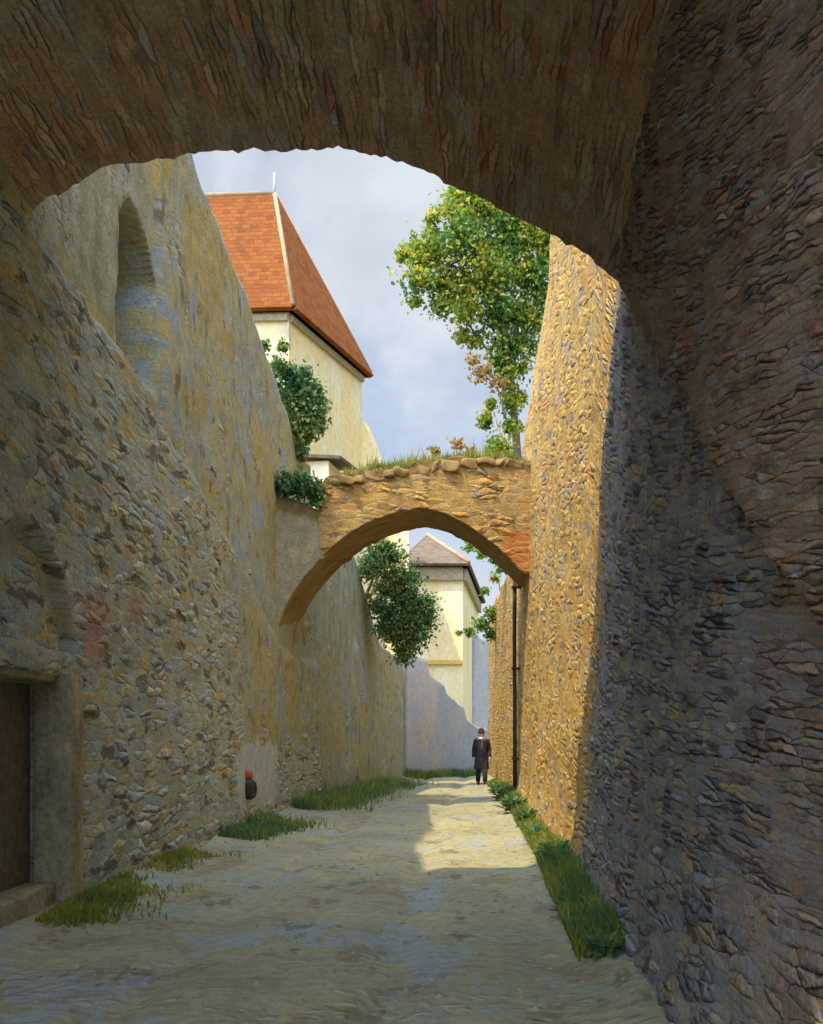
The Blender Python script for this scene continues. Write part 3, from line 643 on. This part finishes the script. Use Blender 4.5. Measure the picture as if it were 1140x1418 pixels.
# narrow yellow house between creeper and roof
h3=empty('yellow_house',(-.9,41,0)); tag(h3,'narrow yellow house corner peeping out between the overhanging bush and the pale house','house')
w3=[(sx(500,42),42),(sx(566,42),42),(sx(566,42)-.6,45),(sx(500,42),45)]
wallbox('wall',w3,-.2,sz(705,42),M['cream'],h3)
x0,x1=sx(500,42)-.25,sx(566,42)+.15; z3=sz(705,42)
uvquad('roof',[[Vector((x0,41.7,z3)),Vector((x1,41.7,z3)),Vector(((x0+x1)/2,43.5,z3+.9))],[Vector((x1,41.7,z3)),Vector((x1,45.2,z3)),Vector(((x0+x1)/2,43.5,z3+.9))],[Vector((x0,45.2,z3)),Vector((x0,41.7,z3)),Vector(((x0+x1)/2,43.5,z3+.9))],[Vector((x1,45.2,z3)),Vector((x0,45.2,z3)),Vector(((x0+x1)/2,43.5,z3+.9))]],M['tile_old'],h3,.1)

# ---------------------------------------------------------------- foliage
def leaves_mesh(name, blobs, n, size, mat, parent=None, shell=.55, flat=.4, rs=None, loose=.26):
    """blobs: (center, (rx,ry,rz), weight); leaf = folded 6-vertex blade"""
    g = rs or rng
    w = np.array([b[2] for b in blobs], float); w /= w.sum()
    V = np.empty((n*5,3)); idx = g.choice(len(blobs), n, p=w)
    C = np.array([b[0] for b in blobs], float)[idx]; Rr = np.array([b[1] for b in blobs], float)[idx]
    d = g.normal(size=(n,3)); d /= np.linalg.norm(d,axis=1)[:,None]
    rad = (shell+(1-shell)*g.random(n))[:,None]*(1+loose*g.normal(size=(n,1)))
    P = C+d*Rr*rad
    ax = g.normal(size=(n,3))+np.array([0,0,-.5]); ax /= np.linalg.norm(ax,axis=1)[:,None]
    nn = d*.7+g.normal(size=(n,3))*.7+np.array([0,0,.35]); sd = np.cross(ax,nn); sd /= np.linalg.norm(sd,axis=1)[:,None]; up_ = np.cross(sd,ax)
    s = size*(.6+.8*g.random((n,1)))
    V[0::5]=P-ax*s*.5; V[1::5]=P+sd*s*.36+up_*s*.10-ax*s*.05; V[2::5]=P+ax*s*.6-up_*s*.08; V[3::5]=P-sd*s*.36+up_*s*.10-ax*s*.05; V[4::5]=P+up_*s*.0
    base=np.arange(n)*5
    Fq=np.concatenate([np.stack([base,base+1,base+2,base+4],-1),np.stack([base,base+4,base+2,base+3],-1)]).tolist()
    me=bpy.data.meshes.new(name); me.from_pydata(V.tolist(),[],Fq); me.update()
    return link(name, me, mat, parent)
def branchy(path0, r0, nb, spread, blobs):
    """trunk path plus limbs to blob centres"""
    specs=[(path0, list(np.linspace(r0,r0*.45,len(path0))))]
    for c,_,_ in blobs:
        c=Vector(c); k=min(len(path0)-1, max(1,int(random.uniform(.45,1.)*len(path0)))); s=Vector(path0[k]); m=(s+c)/2+Vector((random.uniform(-.2,.2),random.uniform(-.2,.2),random.uniform(-.1,.3)))
        specs.append(([s,m,c],[r0*.32,r0*.2,r0*.07]))
    return specs
# leaning tree above the right wall
TY=27.5
def tp(px,py,dy=0): return (sx(px,TY+dy),TY+dy,sz(py,TY+dy))
tr=empty('leaning_tree',(3.2,TY,5.9)); tag(tr,'leafy bright green tree leaning out from behind the tall right wall against the sky','tree')
k=TY/F
def bl(px,py,r,dy=0,w=None): return (tp(px,py,dy),(r*k,r*k*.95,r*k*.85),w or r*r)
blobs=[bl(665,285,42,.3),bl(712,310,44,.2),bl(748,330,36,.6),bl(640,330,40,-.4),bl(600,345,32,.1),bl(580,385,28,-.2),bl(625,395,40,.4),bl(680,380,50,0),bl(735,385,38,.5),bl(650,270,26,0),bl(690,430,38,.1),bl(645,430,26,-.3),bl(612,425,18,0),bl(715,440,28,.4),bl(570,345,20,.2),bl(620,290,16,0),bl(700,480,30,.2),bl(600,300,13,0),bl(735,300,30,.9),bl(765,360,34,.9),bl(752,410,26,.6),bl(588,365,22,.3),bl(655,300,34,.2),bl(640,400,32,.2),bl(700,350,46,.5),bl(556,355,14,.1),bl(575,420,14,.0),bl(598,318,14,.2),bl(640,465,16,.1),bl(628,268,14,.2),bl(660,470,14,.2)]
blobs+= [bl(702,520,24,.2),bl(708,560,18,.1,300),bl(690,500,18,0),bl(712,480,24,.3),bl(706,545,13,.2,120),bl(722,510,18,.4,240),bl(738,440,26,.5),bl(732,475,20,.5),bl(720,550,14,.4,160),bl(716,595,13,.4,150),bl(700,625,14,.3,120)]
trunk=[(3.25,TY+.6,5.6),tp(714,600,.4),tp(708,530,.3),tp(700,460,.2),tp(690,400,.1),tp(672,345,0)]
tubes('trunk', branchy(trunk,.13,0,0,blobs), M['bark'], tr)
leaves_mesh('crown', blobs, 21000, .125, M['leaf_tree'], tr, .30, loose=.42)
# bush on the wall behind bridge right
def shrub(name, blobs, n, size, mat, label, cat, stems, group=None):
    b=np.array([x[0] for x in blobs]).min(0); c=np.array([x[0] for x in blobs]).mean(0)
    e=empty(name,(c[0],c[1],b[2])); tag(e,label,cat,group)
    tubes('stem', stems, M['bark'], e); leaves_mesh('foliage', blobs, n, size, mat, e, .3, loose=.38); return e
def at(px,py,Y): return (sx(px,Y),Y,sz(py,Y))
def B(px,py,r,Y,w=None,f=.9): q=r*Y/F; return (at(px,py,Y),(q,q,q*f),w or r*r)
shrub('wall_shrub',[B(690,620,20,26),B(703,650,16,25.5),B(672,585,13,26.5),B(705,590,12,26),B(680,560,11,26.3)],900,.13,M['leaf_tree'],'wispy green bush growing where the arch meets the tall right wall','bush',[([at(706,665,26),at(698,620,26),at(684,570,26.3)],[.04,.03,.015])])
shrub('dry_shrub',[B(668,515,18,27),B(655,500,10,27),B(690,530,14,27),B(672,580,14,26.8)],380,.12,M['leaf_dry'],'sparse reddish brown bush between the tree and the arch','bush',[([at(706,600,27),at(690,540,27),at(660,505,27)],[.035,.025,.012])])
shrub('dry_shrub',[B(602,625,9,22.6),B(634,615,11,22.8),B(650,628,10,22.8)],220,.10,M['leaf_dry'],'thin straw coloured plants sprouting from the crown of the arch','plant',[([at(603,622,22.6),at(606,641,22.7),at(630,642,22.8),at(634,615,22.8)],[.01,.02,.02,.01])])
shrub('ivy',[B(412,545,26,22.6),B(430,570,22,22.8),B(420,590,22,22.6),B(400,520,18,22.4),B(392,480,10,22.),B(436,540,14,23.),B(425,600,14,22.7),B(385,505,12,22.),B(405,560,20,22.5),B(392,560,16,22.2),B(410,600,18,22.5),B(400,590,14,22.3),B(440,590,14,22.9),B(420,520,15,22.6),B(380,540,16,22.),B(372,515,12,21.8),B(388,580,18,22.2),B(402,615,16,22.4),B(366,480,9,21.6),B(412,625,14,22.5),B(440,560,16,23)],9500,.095,M['leaf_ivy'],'dark green ivy clump on the sloping left wall top below the red roof','ivy',[([at(420,640,22.8),at(415,580,22.6),at(400,520,22.4)],[.05,.04,.02])])
shrub('ivy',[B(395,672,18,20.55),B(418,672,19,20.6),B(436,678,14,20.75),B(440,695,10,20.75)],2300,.09,M['leaf_ivy'],'low dark bush on the left foot of the arch in front of the wall','bush',[([at(412,700,20.7),at(415,672,20.7)],[.04,.02])])
blb=[B(520,775,22,30),B(545,800,26,30.5),B(560,830,32,31),B(580,845,26,31),B(555,868,30,31),B(575,880,25,31),B(560,900,18,31),B(535,815,20,30.5),B(540,850,18,30.6),B(530,755,16,30),B(592,835,14,31.2),B(548,880,16,31),B(510,790,20,29.8),B(525,840,20,30.4),B(535,870,20,30.6),B(565,800,22,30.8),B(590,860,18,31.2),B(545,770,20,30.2),B(560,910,14,31)]
shrub('overhanging_bush',blb,13000,.10,M['leaf_ivy'],'big dense green bush hanging over the left wall beyond the arch','bush',[([at(505,830,31.),at(530,810,31),at(560,850,31)],[.08,.06,.03]),([at(505,830,31.),at(525,780,30.4)],[.06,.03])])
shrub('hanging_branch',[B(668,865,14,34),B(650,875,8,34),B(682,850,12,34),B(686,800,9,34),B(672,818,7,34),B(690,790,6,33.5),B(636,876,6,34),B(680,880,11,34.2)],750,.13,M['leaf_tree'],'loose green branches reaching over the lower golden wall towards the pale house','branch',[([at(698,850,34.5),at(680,860,34.2),at(640,876,34)],[.05,.035,.012]),([at(698,850,34.5),at(690,800,33.8)],[.04,.015])])
shrub('hanging_branch',[B(650,757,9,30),B(668,768,10,30),B(686,775,10,30),B(694,790,7,30)],330,.12,M['leaf_tree'],'small leafy twig hanging just beneath the right haunch of the arch','branch',[([at(705,800,30.2),at(686,775,30),at(655,758,30)],[.03,.02,.01])])

# grass verges: uncountable
def grass(name, pts, mat, h=.22, n=0, label=None):
    """pts: function returning (x,y) samples"""
    P=pts(n); m=len(P); g=rng; V=np.empty((m*5,3)); z=road_z(P[:,0],P[:,1])
    a=g.random(m)*2*np.pi; hh=h*(.25+1.0*g.random(m)**1.6); w=.006+.009*g.random(m); ln=hh*(.2+.5*g.random(m)); b=g.random(m)*2*np.pi
    dx=np.cos(a)*w; dy=np.sin(a)*w; lx=np.cos(b)*ln; ly=np.sin(b)*ln
    B0=np.stack([P[:,0],P[:,1],z-.02],-1)
    V[0::5]=B0+np.stack([-dx,-dy,0*dx],-1); V[1::5]=B0+np.stack([dx,dy,0*dx],-1)
    mid=B0+np.stack([lx*.3,ly*.3,hh*.6],-1)
    V[2::5]=mid+np.stack([dx*.7,dy*.7,0*dx],-1); V[3::5]=mid-np.stack([dx*.7,dy*.7,0*dx],-1); V[4::5]=B0+np.stack([lx,ly,hh],-1)
    k=np.arange(m)*5
    Fq=np.stack([k,k+1,k+2,k+3],-1).tolist()+np.stack([k+3,k+2,k+4],-1).tolist()
    me=bpy.data.meshes.new(name); me.from_pydata(V.tolist(),[],Fq); me.update()
    o=link(name,me,mat); o['kind']='stuff'; return o
def strip(side, y0, y1, w, thr=.4):
    def f(n):
        y=y0+(y1-y0)*rng.random(n*3)**1.25; t=np.abs(rng.normal(size=n*3))*w*.5
        x=(XL(y)+.22+t) if side<0 else (XR(y)-.04-np.minimum(t,w*.9))
        e=fbm(x*1.4,y*1.4,7+side); ends=np.minimum(np.minimum(y-y0,y1-y)/.6,1)
        keep=(e*np.clip(ends,0,1)-.10*t/w-thr>.30*(rng.random(n*3)-.55)); return np.stack([x[keep],y[keep]],-1)[:n]
    return f
tag(grass('grass',strip(-1,7.6,13.2,.6,.46),M['grass'],.085,6500),'yellow green grass along the foot of the left wall beside the doorway','grass')
tag(grass('grass',strip(-1,14.3,18.2,.75,.36),M['leaf_teal'],.18,4500),'bluish green grass tuft at the foot of the left wall below the whitewashed patch','grass')
tag(grass('grass',strip(-1,20.5,33.5,1.0,.34),M['leaf_teal'],.30,8000),'green grass bank along the foot of the wall beyond the arch','grass')
def endstrip(n):
    s=rng.random(n)*.95; t=np.abs(rng.normal(size=n))*.25; return np.stack([-.25+3.85*s+.2*t,37.5+4.6*s-.15-t],-1)
tag(grass('grass',endstrip,M['leaf_teal'],.34,5000),'thin line of grass at the foot of the wall closing the lane','grass')
tag(grass('grass',strip(1,6.2,32,.36,.36),M['grass'],.17,22000),'yellow green grass strip along the foot of the tall right wall','grass')

tag(grass('grass',strip(1,6.2,30,.34,.50),M['leaf_teal'],.20,7000),'bluish green herbs mixed through the verge under the tall right wall','grass')
# grass and weeds rooted on the top of the bridge
def bgrass(n):
    u=1.1+rng.random(n)*(BLN-1.2); keep=fbm(u*1.7,u*0,99)>.42; return u[keep]
uu=bgrass(5200); dd_=rng.random(len(uu))*.9; P=L0[None,:]+uu[:,None]*du+dd_[:,None]*dn; zz=np.interp(uu,tu,tz)-.03
m=len(uu); V=np.empty((m*3,3)); hh=.07+(.22*rng.random(m)**2+.4*rng.random(m)**14)*(fbm(uu*3,uu*0,5)); an=rng.random(m)*6.28
V[0::3]=np.stack([P[:,0]-.012,P[:,1],zz],-1); V[1::3]=np.stack([P[:,0]+.012,P[:,1],zz],-1); V[2::3]=np.stack([P[:,0]+np.cos(an)*hh*.5,P[:,1]+np.sin(an)*hh*.5,zz+hh*1.3],-1)
k_=np.arange(m)*3; me=bpy.data.meshes.new('turf'); me.from_pydata(V.tolist(),[],np.stack([k_,k_+1,k_+2],-1).tolist()); o_=link('grass',me,M['grass']); o_['kind']='stuff'; tag(o_,'short grass growing along the top of the arch','grass')

# loose gravel on the lane, thicker along the verges
n=5200; y=5.6+rng.random(n)**1.4*28; t=rng.beta(.55,.55,n); x=XL(y)+.25+t*(XR(y)-XL(y)-.4); z=road_z(x,y); r=(.009+.030*rng.random(n)**3.5)*np.clip(y/9,.6,1)
oct_=np.array([(1,0,0),(.3,.9,0),(-.8,.6,0),(-.8,-.6,0),(.3,-.9,0),(.1,0,.75)]); V=[];Fq=[]
a=rng.random(n)*6.28; ca=np.cos(a); sa=np.sin(a)
P=np.stack([x,y,z-.003],-1)[:,None,:]+np.stack([oct_[None,:,0]*ca[:,None]-oct_[None,:,1]*sa[:,None],oct_[None,:,0]*sa[:,None]+oct_[None,:,1]*ca[:,None],np.repeat(oct_[None,:,2],n,0)],-1)*(r[:,None,None]*(.7+.6*rng.random((n,6,1))))
k=np.arange(n)*6; Fq=np.concatenate([np.stack([k+i,k+(i+1)%5,k+5],-1) for i in range(5)]).tolist()
me=bpy.data.meshes.new('gravel'); me.from_pydata(P.reshape(-1,3).tolist(),[],Fq); me.update(); o_=link('gravel',me,mat_simple('gravel_stone',(.27,.26,.21),.95,.6,7)); o_['kind']='stuff'; tag(o_,'small loose stones scattered over the lane','gravel')

# leafy weeds, one by one, along the right wall foot and left foot
def weed_proto(name, seed, mat, h=.30, w=.24, n=130):
    g=np.random.default_rng(seed); V=[];Fq=[]
    for i in range(n):
        a=g.random()*6.28; r=w*(.15+.85*g.random()); z=h*(.15+.85*g.random())*(1-.35*r/w); L=.05+.055*g.random(); wd=L*.42
        root=Vector((math.cos(a)*r*.5,math.sin(a)*r*.5,z*.75)); tip=Vector((math.cos(a)*(r+L*.5),math.sin(a)*(r+L*.5),z+.02-L*.2)); s=Vector((-math.sin(a),math.cos(a),0))*wd; mid=(root+tip)/2+Vector((0,0,L*.25))
        b=len(V); jit=Vector(g.normal(size=3))*.035; tip=tip+jit*1.5; mid=mid+jit; V+=[root,mid+s,tip,mid-s]; Fq.append((b,b+1,b+2,b+3))
    me=bpy.data.meshes.new('leaves'); me.from_pydata([tuple(v) for v in V],[],Fq); me.update()
    st=[]
    for i in range(7):
        a=g.random()*6.28; st.append(([(0,0,-.05),(math.cos(a)*w*.3,math.sin(a)*w*.3,h*.4),(math.cos(a)*w*.55,math.sin(a)*w*.55,h*.75)],[.012,.009,.004]))
    e=empty(name,(0,0,0)); link('leaves',me,mat,e); tubes('stems',st,mat,e); return e
protos=[weed_proto('weed',s,M['leaf_teal']) for s in (1,2,3)]
wl=[(6.6,.18,.62,'nearest of the leafy weeds at the foot of the dark right wall'),
    (8.2,.22,.75,'low leafy weed between the nearest weed and the sunlit patch'),
    (10.9,.20,.85,'bushy teal green weed at the near corner of the sunlit patch'),
    (11.7,.16,1.0,'smaller leafy weed just behind the bushy teal one at the start of the sunlit wall'),
    (14.0,.20,.9,'sunlit leafy weed halfway along the foot of the golden wall'),
    (16.6,.24,1.0,'yellowish leafy weed in the grass of the sunlit right verge'),
    (19.8,.30,1.3,'leafy weed in front of the right foot of the arch'),
    (24.0,.34,1.25,'large dark weed at the corner where the tall right wall ends'),
    (27.5,.34,1.0,'dark leafy weed by the little post near the walking person')]
used=set()
for i,(y,dx,s,lab) in enumerate(wl):
    p=protos[i%3]; loc=(float(XR(y))-dx,y,float(road_z(np.array(XR(y)-dx),np.array(y)))-.03)
    if i<3: p.location=loc; p.scale=(s,s,s); c=p
    else: c=copy_tree(p,loc,i*1.3,s)
    tag(c,lab,'weed','leafy weeds along the right wall')

# ---------------------------------------------------------------- dark upright strip and post
dpx,dpy=float(XR(24.6))-.02,24.75
dp=empty('dark_strip',(dpx,dpy,0)); tag(dp,'dark upright strip down the far corner of the tall right wall below the arch','dark_strip')
tubes('pipe',[([(dpx-.04,dpy,.15),(dpx-.04,dpy,2),(dpx-.05,dpy,4),(dpx-.04,dpy,6.2)],[.05]*4)],M['iron'],dp)  # dark upright line at the wall's end, shaped as a bracketed pipe
for z in (1.,3.2,5.2):
    bm=bmesh.new(); box(bm,(dpx+.02,dpy,z),(.26,.2,.06),0,.01); bobj('pipe_bracket',bm,M['iron'],dp)
pp=at(698,1076,31.5); po=empty('wooden_post',(pp[0],31.5,0)); tag(po,'short dark wooden post beside the walking person at the foot of the garden wall','post')
v,f=lathe([(.06,-.1),(.055,.5),(.05,.80),(.065,.82),(.06,.9),(.02,.94)],10,(pp[0],31.5,0)); link('shaft',mesh('shaft',v,f,True),M['wood'],po)

# ---------------------------------------------------------------- walking person
MY=32.7; mx=sx(667,MY); mz=float(road_z(np.array(mx),np.array(MY)))
man=empty('person',(mx,MY,mz)); tag(man,'person in a dark knee length coat, white collar and dark hat walking down the lane','person')
M['skin']=mat_simple('skin',(.62,.34,.21),.6,.15,30); M['coat']=mat_simple('dark_coat',(.045,.042,.055),.85,.4,18); M['trouser']=mat_simple('dark_trousers',(.045,.042,.045),.9,.4,18); M['shoe']=mat_simple('black_shoe',(.02,.018,.016),.5,.3,20); M['collar']=mat_simple('white_linen',(.75,.75,.74),.8,.1,20); M['hair']=mat_simple('dark_hair',(.04,.028,.02),.8,.3,40)
M['vest']=mat_simple('grey_waistcoat',(.14,.125,.10),.85,.3,20)
J={}; bmv=[]; bme=[]; rad=[]
def joint(n,p,r,par=None):
    J[n]=len(bmv); bmv.append(p); rad.append(r)
    if par: bme.append((J[par],J[n]))
# facing -Y (towards the viewer), mid stride: left leg forward
joint('pelvis',(0,0,.93),.135); joint('waist',(0,0,1.10),.13,'pelvis'); joint('chest',(0,-.01,1.30),.15,'waist'); joint('neck0',(0,0,1.45),.075,'chest'); joint('neck',(0,-.01,1.52),.055,'neck0'); joint('skull',(-.01,-.025,1.60),.108,'neck'); joint('crown',(-.01,-.015,1.68),.100,'skull')
for s,n,fw in ((1,'a',-1),(-1,'b',1)):
    joint(n+'hip',(.09*s,0,.88),.095,'pelvis'); joint(n+'knee',(.10*s,.09*fw-.05,.49),.06,n+'hip'); joint(n+'ank',(.10*s,.20*fw,.09),.042,n+'knee'); joint(n+'toe',(.11*s,.20*fw-.17,.035),.035,n+'ank')
    joint(n+'sho',(.18*s,0,1.41),.065,'neck0'); joint(n+'elb',(.25*s,.05*fw*-1+.02,1.14),.045,n+'sho'); joint(n+'wri',(.26*s,-.12*-fw*.6-.05,.90),.03,n+'elb'); joint(n+'palm',(.26*s,-.12*-fw*.7-.06,.84),.034,n+'wri')
    w=Vector(bmv[J[n+'palm']])
    for q,(off,ln) in enumerate(((-.03,.075),(-.01,.088),(.01,.082),(.03,.066))):
        joint(f'{n}f{q}',(w.x+.005*s,w.y+off,w.z-.03),.010,n+'palm'); joint(f'{n}g{q}',(w.x-.006*s,w.y+off*1.1,w.z-.03-ln*.5),.009,f'{n}f{q}'); joint(f'{n}h{q}',(w.x-.022*s,w.y+off*1.1,w.z-.03-ln*.9),.008,f'{n}g{q}')
    joint(n+'t0',(w.x-.012*s,w.y-.04,w.z+.005),.011,n+'palm'); joint(n+'t1',(w.x-.025*s,w.y-.055,w.z-.04),.009,n+'t0')
me=bpy.data.meshes.new('body'); me.from_pydata(bmv,bme,[]); ob=bpy.data.objects.new('tmp_body',me); COL.objects.link(ob)
sk=ob.modifiers.new('skin','SKIN'); sl=me.skin_vertices[0].data if me.skin_vertices else None
if sl is None:
    bmx=bmesh.new(); bmx.from_mesh(me); bmx.verts.layers.skin.verify(); bmx.to_mesh(me); bmx.free(); sl=me.skin_vertices[0].data
for i,r in enumerate(rad): sl[i].radius=(r,r); sl[i].use_root=(i==0)
su=ob.modifiers.new('sub','SUBSURF'); su.levels=1; su.render_levels=1
dg=bpy.context.evaluated_depsgraph_get(); dg.update(); bme2=bpy.data.meshes.new_from_object(ob.evaluated_get(dg)); bpy.data.objects.remove(ob)
bme2.materials.clear(); bme2.polygons.foreach_set('use_smooth',[True]*len(bme2.polygons))
def mlink(name, me_, mat): 
    o=bpy.data.objects.new(name,me_); COL.objects.link(o); me_.materials.append(mat); o.parent=man; return o
body=mlink('body',bme2,M['skin'])
def loft(rings,n=20,cap0=True,cap1=True):
    """rings: (cx,cy,z,rx,ry)"""
    V=[];Fq=[]
    for cx,cy,z,rx,ry in rings:
        for k in range(n): a=2*math.pi*k/n; V.append((cx+rx*math.cos(a),cy+ry*math.sin(a),z))
    for i in range(len(rings)-1):
        for k in range(n): Fq.append((i*n+k,i*n+(k+1)%n,(i+1)*n+(k+1)%n,(i+1)*n+k))
    if cap0: Fq.append(tuple(range(n))[::-1])
    if cap1: Fq.append(tuple((len(rings)-1)*n+k for k in range(n)))
    return V,Fq
def joinm(name,parts,mat,smooth=True):
    V=[];Fq=[]
    for v,f in parts:
        b=len(V); V+=[tuple(p) for p in v]; Fq+=[[i+b for i in q] for q in f]
    return mlink(name,mesh(name,V,Fq,smooth),mat)
jp=lambda n: Vector(bmv[J[n]])
sleeves=[tube([jp(n+'sho')+Vector((-.05*s,0,.02)),jp(n+'sho'),(jp(n+'sho')+jp(n+'elb'))/2,jp(n+'elb'),(jp(n+'elb')+jp(n+'wri'))/2,jp(n+'wri')],[.09,.092,.078,.068,.06,.055],12) for s,n in ((1,'a'),(-1,'b'))]
coat=loft([(0,.02,.50,.25,.20),(0,.015,.56,.248,.195),(0,.01,.75,.225,.18),(0,0,.95,.20,.165),(0,0,1.12,.185,.155),(0,-.005,1.28,.20,.165),(0,0,1.39,.215,.15),(0,.0,1.45,.16,.115),(0,0,1.49,.085,.08)],24)
joinm('coat',[coat]+sleeves,M['coat'])
joinm('waistcoat',[loft([(0,-.075,1.08,.075,.095),(0,-.085,1.25,.065,.10),(0,-.07,1.40,.04,.09),(0,-.05,1.45,.02,.07)],12)],M['vest'])
joinm('collar',[loft([(0,-.015,1.455,.095,.098),(0,-.015,1.54,.072,.080)],16)],M['collar'])
joinm('trousers',[tube([jp(n+'hip'),(jp(n+'hip')+jp(n+'knee'))/2,jp(n+'knee'),(jp(n+'knee')+jp(n+'ank'))/2,jp(n+'ank')+Vector((0,0,.02))],[.11,.10,.085,.08,.075],12) for n in 'ab'],M['trouser'])
for n in 'ab':
    a=jp(n+'ank'); joinm('shoe',[loft([(a.x,a.y-.06,.0,.05,.15),(a.x,a.y-.06,.03,.055,.155),(a.x,a.y-.04,.07,.05,.12),(a.x,a.y,.12,.045,.06)],14)],M['shoe'])
hx,hy=-.01,-.02
joinm('hat',[loft([(hx,hy+.01,1.685,.128,.14),(hx,hy+.01,1.70,.128,.14),(hx,hy+.01,1.705,.10,.115),(hx,hy+.01,1.76,.10,.112),(hx,hy+.01,1.81,.075,.085),(hx,hy+.01,1.83,.03,.035)],20)],M['coat'])
joinm('hair',[loft([(hx,hy+.05,1.55,.06,.05),(hx,hy+.05,1.62,.088,.062),(hx,hy+.045,1.69,.092,.075)],16)],M['hair'])
joinm('nose',[loft([(hx-.005,hy-.088,1.575,.014,.012),(hx-.005,hy-.10,1.59,.016,.018),(hx-.004,hy-.09,1.635,.008,.012)],8)],M['skin'])
for s in (1,-1):
    joinm('eye',[loft([(hx+.032*s,hy-.082,1.628,.004,.003),(hx+.032*s,hy-.084,1.635,.012,.006),(hx+.032*s,hy-.082,1.642,.004,.003)],8)],M['hair'])
    joinm('ear',[loft([(hx+.088*s,hy+.0,1.59,.008,.010),(hx+.093*s,hy+.0,1.62,.012,.020),(hx+.09*s,hy,1.65,.008,.012)],8)],M['skin'])
joinm('mouth',[loft([(hx,hy-.074,1.552,.014,.006),(hx,hy-.078,1.558,.024,.008),(hx,hy-.074,1.563,.014,.006)],8)],mat_simple('lips',(.40,.16,.12),.6,.1,20))

# ---------------------------------------------------------------- sky, sun, camera
EL=62; AZ=222
w=bpy.data.worlds.new('World'); scene.world=w; w.use_nodes=True; nt=w.node_tree; nt.nodes.clear()
out=nt.nodes.new('ShaderNodeOutputWorld'); bg=nt.nodes.new('ShaderNodeBackground'); sky=nt.nodes.new('ShaderNodeTexSky'); sky.sky_type='NISHITA'; sky.sun_disc=False
sky.sun_elevation=R(EL); sky.sun_rotation=R(AZ); sky.air_density=1.; sky.dust_density=1.5
tc=nt.nodes.new('ShaderNodeTexCoord'); mp=nt.nodes.new('ShaderNodeMapping'); mp.inputs['Scale'].default_value=(1,1,1.6); mp.inputs['Location'].default_value=(.35,.1,.2)
nz=nt.nodes.new('ShaderNodeTexNoise'); nz.inputs['Scale'].default_value=2.6; nz.inputs['Detail'].default_value=8; nz.inputs['Roughness'].default_value=.55; nz.inputs['Distortion'].default_value=.4
mr=nt.nodes.new('ShaderNodeMapRange'); mr.interpolation_type='SMOOTHSTEP'; mr.inputs[1].default_value=.40; mr.inputs[2].default_value=.56; mr.inputs[3].default_value=.45; mr.inputs[4].default_value=1.
n2=nt.nodes.new('ShaderNodeTexNoise'); n2.inputs['Scale'].default_value=6; n2.inputs['Detail'].default_value=6
cr=nt.nodes.new('ShaderNodeValToRGB'); cr.color_ramp.elements[0].position=.3; cr.color_ramp.elements[0].color=(3.35,3.65,4.2,1); cr.color_ramp.elements[1].position=.7; cr.color_ramp.elements[1].color=(4.6,4.9,5.3,1)
mx_=nt.nodes.new('ShaderNodeMix'); mx_.data_type='RGBA'
L=nt.links.new
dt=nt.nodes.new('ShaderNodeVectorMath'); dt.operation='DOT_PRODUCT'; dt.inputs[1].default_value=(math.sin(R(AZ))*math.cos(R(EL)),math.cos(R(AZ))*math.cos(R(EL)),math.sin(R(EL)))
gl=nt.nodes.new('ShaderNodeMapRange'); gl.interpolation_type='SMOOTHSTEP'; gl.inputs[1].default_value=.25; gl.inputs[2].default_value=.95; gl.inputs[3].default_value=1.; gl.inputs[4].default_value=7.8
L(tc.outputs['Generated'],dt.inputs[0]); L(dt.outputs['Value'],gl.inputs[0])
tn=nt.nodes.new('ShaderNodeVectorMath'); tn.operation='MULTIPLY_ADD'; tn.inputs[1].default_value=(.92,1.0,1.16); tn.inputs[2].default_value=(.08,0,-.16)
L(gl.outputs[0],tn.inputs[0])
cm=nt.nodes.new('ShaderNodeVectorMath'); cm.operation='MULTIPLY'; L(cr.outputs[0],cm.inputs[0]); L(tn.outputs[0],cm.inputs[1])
L(tc.outputs['Generated'],mp.inputs[0]); L(mp.outputs[0],nz.inputs['Vector']); L(mp.outputs[0],n2.inputs['Vector']); L(nz.outputs['Fac'],mr.inputs[0]); L(n2.outputs['Fac'],cr.inputs[0])
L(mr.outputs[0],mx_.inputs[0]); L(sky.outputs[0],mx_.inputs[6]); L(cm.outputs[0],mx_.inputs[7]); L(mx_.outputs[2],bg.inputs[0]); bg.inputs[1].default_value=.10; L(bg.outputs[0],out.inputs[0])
sd=bpy.data.lights.new('sun','SUN'); sd.energy=3.1; sd.angle=R(.55); sd.color=(1,.79,.46); so=bpy.data.objects.new('sun',sd); COL.objects.link(so)
S=Vector((math.sin(R(AZ))*math.cos(R(EL)),math.cos(R(AZ))*math.cos(R(EL)),math.sin(R(EL)))); so.rotation_euler=S.to_track_quat('Z','Y').to_euler(); so.location=S*60
cd=bpy.data.cameras.new('camera'); cam=bpy.data.objects.new('camera',cd); COL.objects.link(cam); cam.location=(0,0,EYE); cam.rotation_euler=(R(90),0,0)
cd.sensor_width=36; cd.sensor_fit='AUTO'; cd.lens=F/1418*36; cd.shift_y=(PY-709)/1418; cd.clip_end=5000; cd.clip_start=.05
scene.camera=cam
scene.render.engine='CYCLES'
scene.view_settings.view_transform='Standard'; scene.view_settings.look='None'; scene.view_settings.gamma=1; scene.view_settings.exposure=.85
scene.cycles.max_bounces=6; scene.cycles.diffuse_bounces=4
